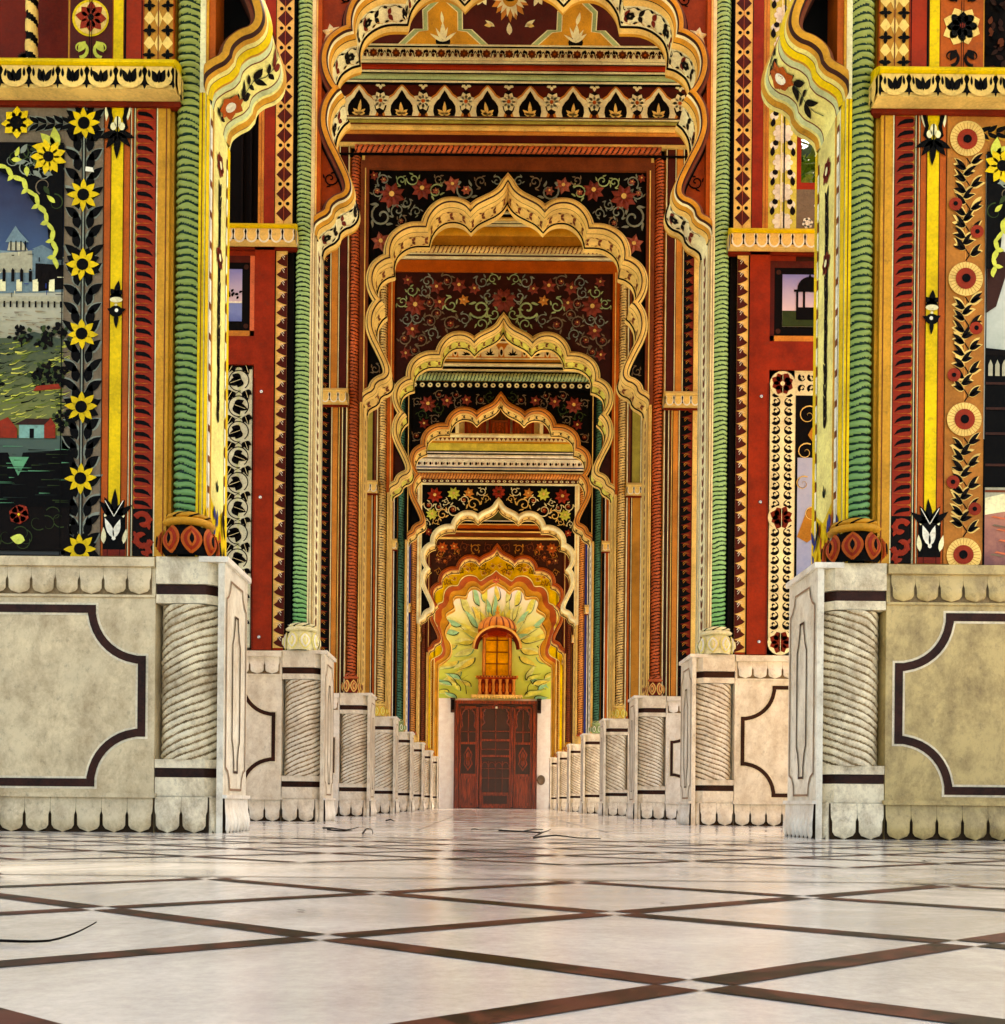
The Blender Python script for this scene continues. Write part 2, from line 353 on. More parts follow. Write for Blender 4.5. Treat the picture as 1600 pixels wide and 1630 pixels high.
# ------------------------------------------------------------------ arch outline (half width, height above the springing)
SEG = [
 [(1.75,0.0),(1.735,0.06),(1.69,0.10),(1.635,0.13),(1.60,0.17)],
 [(1.60,0.17),(1.585,0.22),(1.54,0.26),(1.48,0.285),(1.435,0.33),(1.42,0.40),(1.445,0.50),(1.52,0.66),(1.60,0.82),(1.64,0.96),(1.625,1.10),(1.57,1.20),(1.52,1.245)],
 [(1.52,1.245),(1.585,1.33),(1.63,1.44),(1.635,1.56),(1.59,1.67),(1.50,1.74),(1.42,1.765)],
 [(1.42,1.765),(1.425,1.88),(1.385,2.0),(1.29,2.09),(1.16,2.14),(0.985,2.145)],
 [(0.985,2.145),(0.955,2.26),(0.88,2.37),(0.77,2.44),(0.64,2.45),(0.53,2.41),(0.455,2.335)],
 [(0.455,2.335),(0.37,2.42),(0.26,2.48),(0.15,2.535),(0.06,2.61),(0.0,2.71)],
]
def arch_half(per=5):
    out=[]
    for sg in SEG:
        p=crom(sg,per)
        out += p if not out else p[1:]
    return out
def arch_path(z0, per=5, wide=1.0):
    h=arch_half(per)
    return [(-u*wide,z0+z) for u,z in h] + [(u*wide,z0+z) for u,z in h[::-1][1:]]
def offset(path, o, lim=1.6):
    n=len(path); out=[]
    for k in range(n):
        a=path[max(0,k-1)]; p=path[k]; b=path[min(n-1,k+1)]
        d1=(p[0]-a[0],p[1]-a[1]); d2=(b[0]-p[0],b[1]-p[1])
        if k==0: d1=d2
        if k==n-1: d2=d1
        l1=math.hypot(*d1) or 1; l2=math.hypot(*d2) or 1
        n1=(-d1[1]/l1,d1[0]/l1); n2=(-d2[1]/l2,d2[0]/l2)
        m=(n1[0]+n2[0],n1[1]+n2[1]); l=math.hypot(*m)
        if l<1e-6: m=n1; l=1
        m=(m[0]/l,m[1]/l); c=max(1/lim, m[0]*n1[0]+m[1]*n1[1])
        out.append((p[0]+m[0]*o/c, p[1]+m[1]*o/c))
    return out

from mathutils.geometry import delaunay_2d_cdt
def fillpoly(mb,pts,f3,mat):
    """robust triangulation of an outline that may touch itself"""
    v=[Vector(p) for p in pts]; n=len(v)
    r=delaunay_2d_cdt(v,[],[list(range(n))],1,1e-5)
    for t in r[2]:
        mb.poly([f3(r[0][i].x,r[0][i].y) for i in t],mat)
# ------------------------------------------------------------------ ground and floor
mb=MB(); mb.box(-60,60,-40,120,-0.30,-0.12,'ground_soil') if False else None
def simple(name,rgb,rough=0.8):
    paint(name,rgb,rough,var=0.4,scale=0.8,bump=0.2)
simple('lawn',(84,104,48)); simple('bark',(84,66,48)); 
g=MB(); g.poly([(-900,-900,-0.16),(900,-900,-0.16),(900,900,-0.16),(-900,900,-0.16)],'lawn'); o=g.build('ground'); o['kind']='structure'
fl=MB(); fl.box(-14,14.3,-9,38,-0.16,0.0,'floor_marble'); 
cf=Cv(fl, lambda a,b,h:(a,b,h))
DX,DY=0.4225,0.325
def lattice(y0,y1,X0,X1,ox,oy,w,dx,dy,h=0.0012,mat='floor_strip'):
    """dark strips of a diamond lattice, with the crossings left white"""
    L=math.hypot(dx,dy); ux,uy=dx/L,dy/L; sa=2*ux*uy      # sine of the angle between the two families
    half=w/2; back=w/2/ sa*1.02
    fx = lambda x,y: (x,y)
    ni=int((X1-X0)/dx)+4; nj=int((y1-y0)/dy)+4
    i0=int((X0-ox)/dx)-2; j0=int((y0-oy)/dy)-2
    for i in range(i0,i0+ni+2):
        for j in range(j0,j0+nj+2):
            if (i+j)%2: continue
            x,y=ox+i*dx,oy+j*dy
            for sg in (1,-1):
                # strip from (x,y) to (x+dx, y+sg*dy); its ends are cut by the crossing rhombus
                ex,ey=x+dx,y+sg*dy; d=(ux,sg*uy); nn=(-d[1],d[0])
                # points: tip offset along axis; the other family has direction (ux,-sg*uy)
                o_=(ux,-sg*uy); k=half/sa
                # rhombus of the crossing: x +- k*2*... corners
                c1=(x+ (d[0]+o_[0])*k, y+(d[1]+o_[1])*k); c2=(x+(d[0]-o_[0])*k, y+(d[1]-o_[1])*k)
                e1=(ex-(d[0]+o_[0])*k, ey-(d[1]+o_[1])*k); e2=(ex-(d[0]-o_[0])*k, ey-(d[1]-o_[1])*k)
                P=[c1,c2,e1,e2]
                ys=[p[1] for p in P]; 
                if min(ys)<y0 and max(ys)<y0 or max(ys)>y1 and min(ys)>y1: continue
                if (min(ys)<y0 or max(ys)>y1):
                    P=clip(clip(P,y0,1),y1,-1)
                    if len(P)<3: continue
                cf.poly(P,mat,h)
def clip(P,yy,sg):
    out=[]; n=len(P)
    for k in range(n):
        a,b=P[k],P[(k+1)%n]; ia=sg*(a[1]-yy)>=0; ib=sg*(b[1]-yy)>=0
        if ia: out.append(a)
        if ia!=ib:
            t=(yy-a[1])/(b[1]-a[1]); out.append((a[0]+(b[0]-a[0])*t,yy))
    return out
lattice(-6.0,2.33,-7.0,7.0,-0.215,1.325,0.047,DX,DY)
lattice(2.93,5.05,-7.0,7.0,-0.15,3.2,0.042,0.40,0.27)
for yy in (2.36,2.88,5.10): cf.rect(-7,yy,7,yy+0.012,'floor_line',0.0012)
for yy in (6.3,9.9,13.3,16.7,20.0,23.4,26.8): cf.rect(-1.6,yy,1.95,yy+0.012,'floor_line',0.0012)
for xx in (-0.45,0.75): cf.rect(xx,6.3,xx+0.008,28.9,'floor_line',0.0018)
o=fl.build('marble_floor'); o['kind']='structure'

# ------------------------------------------------------------------ marble plinths
H=1.51
DEP=[5.5,8.87,12.3,15.65,19.0,22.35,25.75,29.05]
TH=0.5; WOUT=[4.2,3.6,3.2,3.2,3.2,3.2,3.2,3.2]
def inlay(cv, pts, w, h, mat, edge='marble_edge'):
    P=pts+[pts[0],pts[1]]
    for (ww,m,hh) in ((w*1.55,edge,h),(w,mat,h+0.003)):
        A=[];n=len(pts)
        Ao=[];Bo=[]
        for k in range(n+1):
            p=pts[(k-1)%n]; q=pts[k%n]; r=pts[(k+1)%n]
            d1=(q[0]-p[0],q[1]-p[1]); d2=(r[0]-q[0],r[1]-q[1]); l1=math.hypot(*d1) or 1; l2=math.hypot(*d2) or 1
            n1=(-d1[1]/l1,d1[0]/l1); n2=(-d2[1]/l2,d2[0]/l2); m_=(n1[0]+n2[0],n1[1]+n2[1]); l=math.hypot(*m_) or 1; m_=(m_[0]/l,m_[1]/l)
            c=max(0.5,m_[0]*n1[0]+m_[1]*n1[1])
            Ao.append((q[0]+m_[0]*ww/2/c,q[1]+m_[1]*ww/2/c)); Bo.append((q[0]-m_[0]*ww/2/c,q[1]-m_[1]*ww/2/c))
        cv.mb.grid([[cv.f(a,b,cv.h+hh) for a,b in Ao],[cv.f(a,b,cv.h+hh) for a,b in Bo]],m,False)
paint('marble_edge',(226,214,186),0.4,grime_shade=0.4); paint('inlay',(52,24,16),0.4,var=0.5,grime_shade=0.2); paint('inlaylt',(150,116,92),0.5)
def arc(cx,cz,r,a0,a1,n=10): return [(cx+r*math.cos(R(a0+(a1-a0)*k/n)), cz+r*math.sin(R(a0+(a1-a0)*k/n))) for k in range(n+1)]
def notch_frame(ui,uo,z0,z1,r):
    """rectangle with quarter-round bites and a straight tab on each short side"""
    t=r*1.06; P=[(ui,z0+t),(ui,z1-t),(ui+t*0.10,z1-t)]
    P+=[(ui+t*math.sin(R(a)),z1-t*math.cos(R(a))) for a in range(9,82,8)]
    P+=[(ui+t,z1-t*0.10),(ui+t,z1)]
    P2=P+[(uo-(a-ui),b_) for a,b_ in P][::-1]
    low=[(a,z0+z1-b_) for a,b_ in P2][::-1]
    return P2+low[2:-2]
def plinth(k,s,mainmat,label,lod=0):
    d=DEP[k]; root=thing('marble_plinth',label,'plinth',(X(s,2.2),d,0),'marble plinths lining the passage')
    W=WOUT[k]
    mb=MB()
    mb.box(X(s,2.0),X(s,W),d,d+TH,0.0,H-0.004,mainmat)
    body=mb.build('plinth_block',root)
    # joint line and scalloped friezes, front
    f=MB(); F=lambda a,b,h:(AX+s*a,d-h,b)
    n=int((W-2.02)/0.131)
    petals(f,F,2.02,2.02+n*0.131,1.30,1.45,n,mainmat,'shadetan',0.028)
    f.box(X(s,2.0),X(s,W),d-0.030,d,1.45,1.50,mainmat)
    f.box(X(s,2.0),X(s,W),d-0.012,d,1.285,1.298,mainmat)
    f.build('scalloped_frieze',root)
    f=MB(); n=int((W-2.0)/0.14)
    petals(f,F,2.0,2.0+n*0.14,0.0,0.19,n,mainmat,'grime_shade',0.03)
    f.box(X(s,1.985),X(s,W),d-0.03,d-0.001,0.19,0.215,mainmat)
    f.build('scalloped_base',root)
    # inlaid frame
    if lod<4:
        f=MB(); cv=front(f,s,d)
        fr=notch_frame(2.07,W-0.12 if W<3.4 else 3.9 if k==0 else 3.4,0.27,1.22,0.26)
        inlay(cv,fr,0.044 if k==0 else 0.034,0.002,'inlay')
        f.build('inlay_frame',root)
    # twisted corner column in its niche
    c=MB(); cx,cy=X(s,1.828),d+0.150
    rope(c,(cx,cy,0.40),(cx,cy,1.25),0.174,0.043 if k<3 else 0.055,9,'marble_col' if k==0 else 'marble_warm','shadetan',amp=0.11 if k<3 else 0.15,cols=108,per=9 if k<3 else 6,hand=s,gl=0.40 if k<3 else 0.34,rough_a=1.8 if k<3 else 0.9,rough_f=6.0)
    colm=c.build('twisted_column',root)
    b=MB(); mm='marble_col' if k==0 else 'marble_warm'
    def blk(z0,z1,e,mat):
        u0,u1=1.655-e,1.995; 
        pts=[(u1,d-e),(u0+0.07,d-e),(u0,d+0.07-e),(u0,d+0.30),(u1,d+0.30)]
        i=[(X(s,u),y) for u,y in pts]; n=len(i)
        b.poly([(x,y,z1) for x,y in i],mat); b.poly([(x,y,z0) for x,y in i][::-1],mat)
        for q in range(n):
            a_,c_=i[q],i[(q+1)%n]; b.poly([(a_[0],a_[1],z0),(c_[0],c_[1],z0),(c_[0],c_[1],z1),(a_[0],a_[1],z1)],mat)
    blk(1.36,1.508,0.012,mm); blk(1.305,1.358,-0.004,'inlay'); blk(1.255,1.303,0.006,mm)
    b.build('column_cap',colm); b=MB()
    blk(0.355,0.402,0.006,mm); blk(0.305,0.353,-0.004,'inlay'); blk(0.20,0.303,0.0,mm)
    b.build('column_base',colm)
    bx=MB(); petals(bx,F,1.70,1.99,0.0,0.195,2,mm,'grime_shade',0.035)
    petals(bx,lambda a,bb,h:(AX+s*(1.655+0.045*a/0.0636-h*0.7),d+0.045-0.045*a/0.0636*1.0-h*0.7,bb),0,0.0636,0.0,0.195,1,mm,'grime_shade',0.02)
    bx.box(X(s,1.68),X(s,1.99),d+0.002,d+0.30,0,0.2,mm)
    bx.build('column_foot',colm)
    # slab facing the passage, with inlay
    q=MB(); q.box(X(s,1.62),X(s,1.655),d-0.01,d+TH+0.01,0.0,H-0.03,'marble_warm')
    q.box(X(s,1.60),X(s,1.76),d-0.02,d+TH+0.02,H-0.03,H,'marble_pale')
    q.box(X(s,1.657),X(s,2.0),d+0.31,d+TH-0.002,0.0,H-0.03,mainmat)
    slab=q.build('inner_slab',root)
    q=MB(); cv=inner(q,s,1.62); y0,y1=d+0.03,d+TH-0.03; ym=(y0+y1)/2
    def ln(P,w,m='inlay'): cv.stroke(P,w,m,0.003)
    inl='inlay'
    P=[(ym-0.035,1.22),(ym-0.035,1.18),(ym-0.06,1.10),(ym-0.085,1.06),(ym-0.085,0.52),(ym-0.06,0.48),(ym-0.04,0.40),(ym-0.04,0.34)]
    P=P+[(2*ym-a,b) for a,b in P[::-1]]
    inlay(cv,P,0.014,0.002,inl)
    c0,c1=y0+0.0,y1-0.0
    O=[(c0+0.09,1.40),(c0+0.075,1.35),(c0+0.04,1.31),(c0,1.29),(c0,0.36),(c0+0.05,0.34),(c0+0.08,0.30),(c0+0.09,0.24)]
    O=O+[(2*ym-a,b) for a,b in O[::-1]]
    inlay(cv,O,0.012,0.002,'inlaylt')
    q.build('slab_inlay',slab)
    q=MB(); petals(q,lambda a,bb,h:(AX+s*(1.62-h),a,bb),d-0.01,d+TH+0.01,0.0,0.19,7,'marble_pale','grime_shade',0.03)
    q.box(X(s,1.595),X(s,1.622),d-0.02,d+TH+0.02,0.19,0.21,'marble_pale')
    q.build('slab_flutes',slab)
    return root
ordn=['nearest','second','third','fourth','fifth','sixth','seventh','last']
for k in range(8):
    for s in (-1,1):
        side='left' if s<0 else 'right'
        mm=('marble_tan' if s<0 else 'marble_ochre') if k==0 else ('marble_warm' if k in (1,3,5) else 'marble_pale')
        if k==0: lab='large stained tan marble plinth with wide inlaid frame, nearest on the %s side'%side
        elif k==1: lab='white marble plinth on the %s, under the pale green rope column'%side
        elif k==7: lab='small marble plinth on the %s, right beside the white door wall'%side
        else: lab='%s marble plinth from the camera in the %s row, with twisted corner column'%(ordn[k],side)
        plinth(k,s,mm,lab,k)
# ------------------------------------------------------------------ painted piers
def zp(y,d): return (1278-y)*d/1600+0.18
CEIL=[8.9,9.0,10.3,9.75,9.35,9.3,7.95,7.75]      # ceiling over the bay in front of wall k
def ztop(k): return max(CEIL[k], CEIL[k+1] if k<7 else CEIL[k])+0.1
Z0=[4.05,5.19,5.05,4.98,5.12,4.14,4.0,3.9]       # springing of each arch
SHELF=[4.02,5.08,5.03,4.98,4.95,4.4,4.3,4.2]
ROPE=['rope_g1','rope_g2','salmon','ropecream','ropegreen','ropeo','brown','gold']
def lotus(mb,cx,cy,z,r,mats,n=8):
    lathe(mb,cx,cy,[(r*1.3,z),(r*1.5,z+0.03),(r*1.48,z+0.10),(r*1.25,z+0.15),(r*1.05,z+0.17)],mats[0],24)
    rows=[]; N=32
    for rr,zz in ((1.05,0.165),(1.42,0.172),(1.5,0.188),(1.34,0.202),(1.1,0.205)): rows.append([(cx+r*rr*math.cos(2*math.pi*j/N),cy+r*rr*math.sin(2*math.pi*j/N),z+zz) for j in range(N)])
    mb.grid(rows,mats[1],True,True); rows=[]
    for rr,zz in ((1.08,0.205),(1.30,0.212),(1.30,0.226),(1.0,0.24)): rows.append([(cx+r*rr*math.cos(2*math.pi*j/N+zz*20),cy+r*rr*math.sin(2*math.pi*j/N+zz*20),z+zz) for j in range(N)])
    mb.grid(rows,lambda a,b: 'black' if b%4==0 else mats[1],True,True)
    for k in range(n):
        g=2*math.pi*(k+0.5)/n; c,s_=math.cos(g),math.sin(g)
        for off,wf,m_,za,zb in ((0.010,1.0,mats[3],0.0,1.0),(0.017,0.74,mats[2],0.10,0.90),(0.023,0.42,mats[3],0.2,0.78),(0.028,0.22,mats[0],0.3,0.7)):
            rows=[]
            for t in range(9):
                q=za+(zb-za)*t/8; e=(q-za)/(zb-za); zz=z+0.004+0.152*q; rr=r*(1.32+0.22*math.sin(math.pi*min(1,0.2+q*0.75)))+off; hw=r*0.60*wf*math.sin(math.pi*min(1,e*0.97+0.015))**0.8
                rows.append([(cx+c*(rr-abs(x)*0.010)-s_*hw*x, cy+s_*(rr-abs(x)*0.010)+c*hw*x, zz) for x in (-1,0,1)])
            mb.grid(rows,m_,True)
def leafband(cv,a0,a1,z0,z1,pitch,base,mat,cut,shape='scallop',flip=1):
    cv.rect(a0,z0,a1,z1,base,0.002)
    n=int((z1-z0)/pitch); w=a1-a0
    for i in range(n):
        z=z0+pitch*i
        if shape=='scallop':
            P=[(a0,z),(a1-w*0.12,z)]
            P+=[(a1-w*0.12+w*0.12*math.cos(R(t)),z+pitch*0.46+pitch*0.46*math.sin(R(t))) for t in range(-70,71,28)]
            P+=[(a1-w*0.12,z+pitch*0.94),(a0,z+pitch)]
            cv.poly(P,mat,0.005)
            cv.poly([(a0+w*0.10,z+pitch*0.06),(a0+w*0.35,z+pitch*0.26),(a0+w*0.65,z+pitch*0.36),(a1-w*0.10,z+pitch*0.40),(a1-w*0.06,z+pitch*0.62),(a1-w*0.12,z+pitch*0.74),(a0+w*0.5,z+pitch*0.70),(a0+w*0.25,z+pitch*0.46)],cut,0.007)
            cv.stroke([(a0+w*0.3,z+pitch*0.9),(a1-w*0.2,z+pitch*0.97)],0.0025,'orange',0.007)
        elif shape=='leaf':
            zz=z+pitch*0.5
            P=[(a0,z),(a0,z+pitch),(a0+w*0.25,z+pitch*0.92),(a0+w*0.55,z+pitch*0.80),(a0+w*0.62,z+pitch*0.62),(a0+w*0.95,z+pitch*0.40),(a0+w*0.70,z+pitch*0.22),(a0+w*0.35,z+pitch*0.08)]
            cv.poly(P,mat,0.005)
            cv.stroke([(a0+w*0.25,z+pitch*0.75),(a0+w*0.4,z+pitch*0.95),(a0+w*0.7,z+pitch*1.0)],w*0.07,cut,0.007,True)
            cv.stroke([(a0+w*0.28,z+pitch*0.55),(a0+w*0.5,z+pitch*0.85),(a0+w*0.8,z+pitch*0.86)],w*0.05,cut,0.007,True)
def vinecol(cv,a0,a1,z0,z1,bg,leaf,edge,style='pair'):
    cv.rect(a0,z0,a1,z1,bg,0.002); c=(a0+a1)/2; w=a1-a0
    if style=='pair':
        z=z0
        while z<z1-0.05:
            for sg in (-1,1):
                for j,(dz,an) in enumerate(((0.0,1.25),(0.062,0.9))):
                    if z+dz+0.07>z1: continue
                    aa=math.pi/2-sg*(math.pi/2-an)*1.0
                    bx=c+sg*w*0.10
                    cv.leaf(bx-0.0*sg,z+dz,w*0.50,aa if j==0 else math.pi/2-sg*1.0,w*0.125,edge,0.004,bend=sg*0.10)
                    cv.leaf(bx+sg*w*0.02,z+dz+0.003,w*0.46,aa if j==0 else math.pi/2-sg*1.0,w*0.108,leaf,0.006,bend=sg*0.10)
            z+=0.105
    elif style=='ivy':
        z=z0+0.03; i=0
        def heart(a,b,L,g):
            for dg,l in ((0,1.0),(0.75,0.72),(-0.75,0.72)): cv.leaf(a-math.cos(g)*L*0.25,b-math.sin(g)*L*0.25,L*l,g+dg,L*0.26,leaf,0.006)
            cv.stroke([(a-math.cos(g)*L*0.2,b-math.sin(g)*L*0.2),(a+math.cos(g)*L*0.55,b+math.sin(g)*L*0.55)],0.0035,edge,0.009)
        cv.stroke([(c+0.012*math.sin(q*1.3),z0+(z1-z0)*q/40) for q in range(41)],0.02,'palegreen',0.0035)
        while z<z1-0.16:
            cv.stroke(spiral(c,z+0.075,w*0.40,0.92,R(-100),1,26,0.9),0.009,leaf,0.004)
            heart(c+0.01,z+0.075,w*0.56,R(200 if i%2 else -20))
            heart(c-w*0.28,z+0.19,w*0.38,R(250)); heart(c+w*0.30,z+0.185,w*0.38,R(-60))
            cv.stroke([(c-w*0.3,z+0.16),(c,z+0.20),(c+w*0.32,z+0.16)],0.006,leaf,0.004)
            z+=0.225; i+=1
    elif style=='hook':
        z=z0+0.02
        while z<z1-0.07:
            for sg in (-1,1):
                a=c+sg*w*0.27; b=z+0.04; r_=w*0.17
                cv.stroke([(a+sg*r_*math.cos(R(t)),b+r_*math.sin(R(t))) for t in range(110,331,20)],w*0.045,leaf,0.004)
                cv.poly([(a+sg*r_*1.0*math.cos(R(t)),b+r_*1.0*math.sin(R(t))) for t in range(170,331,20)]+[(a+sg*r_*0.35,b-r_*0.1),(a-sg*r_*0.1,b-r_*0.35),(a-sg*r_*0.55,b)],leaf,0.006)
                cv.disc(a+sg*r_*0.15,b+r_*0.35,r_*0.42,leaf,0.005,10); cv.disc(a-sg*r_*0.05,b+r_*0.05,r_*0.3,bg,0.008,8)
            z+=0.082
def lozenge(cv,a0,a1,z0,z1,p,dot='black',lz='maroon',bg='goldlt'):
    cv.rect(a0,z0,a1,z1,bg,0.002); c=(a0+a1)/2; w=(a1-a0)
    n=int((z1-z0)/p)
    for i in range(n):
        z=z1-p*(i+0.5)
        cv.poly([(c-w*0.44,z),(c,z-p*0.42),(c+w*0.44,z),(c,z+p*0.42)],lz,0.004)
        for sg in (-1,1): cv.disc(c+sg*w*0.22,z+p*0.5,w*0.11,dot,0.005,12)
    cv.rect(c-0.002,z0,c+0.002,z1,'salmon',0.007)
def sunflowers(cv,s_,a0,a1,zs,zlo,zhi,side):
    c=(a0+a1)/2; w=a1-a0
    if side<0:
        vinecol(cv,a0,a1,zlo,zhi,'greybr','black','vinegrey','pair')
        for da in (-0.008,0.008): cv.rect(c+da-0.003,zlo,c+da+0.003,zhi,'black',0.008)
        cv.rect(c-0.004,zlo,c+0.004,zhi,'vinegrey',0.009)
        for i,z in enumerate(zs):
            if i%2==0: 
                cv.flower(c,z,w*0.47,8,'black',0.010,0.34,R(22.5))
            cv.flower(c,z,w*0.41,8,'yellow',0.012,0.27,0,'black',0.38)
            cv.disc(c,z,w*0.17,'yellow',0.013,16); cv.disc(c,z,w*0.145,'black',0.015,16)
    else:
        cv.rect(a0,zlo,a1,zhi,'sandbr',0.002)
        cv.rect(c-0.003,zlo,c+0.003,zhi,'orangelt',0.004)
        for i,z in enumerate(zs):
            zt=zs[i-1] if i else zhi
            # sprigs between the discs
            zb=z+w*0.46; L=zt-w*0.46-zb if i else 0
            if i and L>0.1:
                m=max(2,round(L/0.095))
                st=[(c+w*0.10*math.sin(math.pi*q/6*m/2*1.0),zb+L*q/(m*3)) for q in range(m*3+1)]
                cv.stroke(st,0.007,'blackbr',0.0052)
                for q in range(1,m*3):
                    sg=1 if q%2 else -1; px,pz=st[q]
                    for g,l in ((0.55,0.42),(0.05,0.34)):
                        an=math.pi/2-sg*(math.pi/2-g)
                        cv.leaf(px,pz,w*l,an,w*0.082,'goldlt',0.0055+0.0001*q,bend=sg*0.22)
                        cv.leaf(px+sg*0.002,pz+0.001,w*l*0.9,an,w*0.058,'blackbr',0.0072+0.0001*q,bend=sg*0.22)
                for sg,t in ((-1,0.55),(1,0.28)) if i%2 else ((1,0.70),(-1,0.25),):
                    cv.disc(c+sg*w*0.28,zb+L*t,w*0.17,'tomato',0.010,16); cv.disc(c+sg*w*0.28,zb+L*t,w*0.06,'black',0.012,12)
            cv.disc(c,z,w*0.44,'goldlt',0.010,28)
            for q in range(28):
                g=2*math.pi*q/28; cv.stroke([(c+w*0.26*math.cos(g),z+w*0.26*math.sin(g)),(c+w*0.43*math.cos(g),z+w*0.43*math.sin(g))],0.0022,'sandbr',0.0115)
            cv.disc(c,z,w*0.26,'tomato',0.013,24); cv.disc(c,z,w*0.11,'black',0.015,18)
def ornament_top(cv,c,w,z):       # heart, bud and hanging petals under the shelf
    for sg in (-1,1):
        cv.leaf(c+sg*w*0.42,z+0.0,0.10,-math.pi/2,w*0.10,'cream',0.008)
        cv.stroke([(c+sg*w*0.05,z-0.005),(c+sg*w*0.25,z+0.012),(c+sg*w*0.38,z-0.03),(c+sg*w*0.26,z-0.09),(c+sg*w*0.34,z-0.14),(c+sg*w*0.10,z-0.17)],w*0.16,'black',0.010)
        cv.disc(c+sg*w*0.17,z-0.135,w*0.12,'cream',0.012,12,0.022)
    cv.disc(c,z-0.11,w*0.14,'cream',0.012,12,0.03); cv.rect(c-0.004,z-0.20,c+0.004,z-0.08,'black',0.013)
    for g in (-90,-52,-128,-25,-155): cv.leaf(c,z-0.165,0.15 if g==-90 else 0.11,R(g),w*0.14,'black',0.011)
def ornament_mid(cv,c,w,z):
    for g in (90,48,132): cv.leaf(c,z+0.05,0.09 if g==90 else 0.05,R(g),w*0.13,'black',0.010)
    cv.disc(c,z+0.045,w*0.24,'black',0.010,14,0.022); cv.disc(c,z+0.028,w*0.26,'cream',0.011,14,0.016); cv.disc(c,z+0.0,0.008,'cream',0.011,8)
    cv.disc(c,z-0.035,w*0.27,'black',0.011,14,0.03); cv.disc(c-0.004,z-0.03,0.010,'white',0.013,10)
    for g in (-90,20,160): cv.leaf(c,z-0.04,0.085 if g==-90 else 0.055,R(g),w*0.10,'black',0.012)
def ornament_bot(cv,c,w,z):
    cv.rect(c-w*0.46,z+0.0,c+w*0.46,z+0.20,'black',0.006)
    cv.rect(c-w*0.46,z-0.035,c+w*0.46,z,'redd',0.007)
    for g in (90,62,118,38,142): cv.leaf(c,z+0.17,0.16 if g==90 else 0.13,R(g),w*0.15,'black',0.009); 
    for g in (60,120): cv.stroke([(c,z+0.18),(c+0.10*math.cos(R(g)),z+0.18+0.10*math.sin(R(g)))],0.004,'white',0.011)
    cv.disc(c,z+0.185,w*0.42,'cream',0.009,16,0.028); cv.disc(c,z+0.165,w*0.40,'black',0.010,16,0.025)
    for sg in (-1,1):
        cv.leaf(c,z+0.06,0.115,math.pi/2-sg*0.35,w*0.13,'white',0.012); cv.leaf(c+sg*w*0.40,z+0.03,0.09,math.pi/2-sg*0.1,w*0.10,'cream',0.012)
    cv.disc(c,z+0.06,0.011,'white',0.013,10)
def body_pier(k,s,root):
    d=DEP[k]; W=WOUT[k]; top=ztop(k)
    mb=MB()
    # pilaster behind the arch foot and the wall beside it (with an opening in the upper storey of wall 2)
    bm='gold' if k<2 else 'ochre'
    mb.box(X(s,1.75),X(s,1.785),d,d+TH,H,top,'cream' if k in(0,1) else 'goldlt')
    mb.box(X(s,1.79),X(s,2.0),d+0.14,d+TH-0.002,H,top,'greend' if k<2 else 'brownd')
    if k==1:
        mb.box(X(s,2.0),X(s,2.25 if s<0 else 2.50),d+0.03,d+TH-0.01,H,top,bm)
        if s<0: mb.box(X(s,2.25),X(s,2.5),d+0.03,d+TH-0.01,H,5.2,bm); mb.box(X(s,2.25),X(s,2.5),d+0.03,d+TH-0.01,8.2,top,bm)
        zo,zt_=(5.62,6.98) if s>0 else (5.2,8.2)
        mb.box(X(s,2.50),X(s,W),d+0.03,d+TH-0.01,H,zo,bm); mb.box(X(s,2.50),X(s,W),d+0.03,d+TH-0.01,zt_,top,bm); mb.box(X(s,3.1),X(s,W),d+0.03,d+TH-0.01,zo,zt_,bm)
    elif k==0:
        mb.box(X(s,1.93),X(s,2.52),d+0.03,d+TH-0.01,H,top,bm)
        mb.box(X(s,2.52),X(s,W),d+0.05,d+TH-0.01,H,4.16,bm); mb.box(X(s,2.52),X(s,W),d+0.32,d+TH-0.01,4.16,top,'redd')
        mb.box(X(s,3.9),X(s,W),d+0.05,d+0.32,4.16,top,bm); mb.box(X(s,2.5),X(s,W),d+0.05,d+0.32,5.6,top,bm)
    else:
        mb.box(X(s,1.93),X(s,W),d+0.03,d+TH-0.01,H,top,bm)
    mb.build('wall_core',root)
def shelf(k,s,root,u0,u1,z,n,pr=0.14,keyh='black',body='yellow',leaf='goldlt'):
    d=DEP[k]; m=MB()
    P=[(d+0.02,z+0.13),(d+0.02,z+0.20),(d-pr*0.3,z+0.20),(d-pr,z+0.135),(d-pr,z+0.125),(d-pr+0.012,z+0.11)]
    a,b=X(s,u0),X(s,u1)
    m.grid([[(x,y,zz) for y,zz in [(d+0.02,z+0.20),(d-pr*0.2,z+0.198),(d-pr*0.8,z+0.16),(d-pr,z+0.135),(d-pr,z+0.122),(d-pr+0.02,z+0.115),(d+0.02,z+0.115)]] for x in (a,b)],body,False)
    m.poly([(a,d+0.1,z+0.20),(a,d-pr*0.2,z+0.198),(a,d-pr*0.8,z+0.16),(a,d-pr,z+0.135),(a,d-pr,z+0.122),(a,d+0.1,z+0.115)],body)
    m.box(a,b,d-pr+0.03,d+0.02,z+0.0,z+0.114,leaf)
    m.build('shelf_ledge',root)
    f=MB(); cv=front(f,s,d-pr+0.029)
    lambrequin(cv,u0+0.005,u1,z-0.01,z+0.112,n,leaf,keyh if k==0 else None,'black','white' if k else None,0.012)
    ci=inner(f,s,u0)
    lambrequin(ci,d-pr+0.03,d+0.03,z-0.01,z+0.112,2,leaf,None,'black','white' if k else None,0.012)
    f.box(a,b,d-0.02,d+0.02,z-0.03,z-0.004,'redd')
    f.build('scallop_row',root)
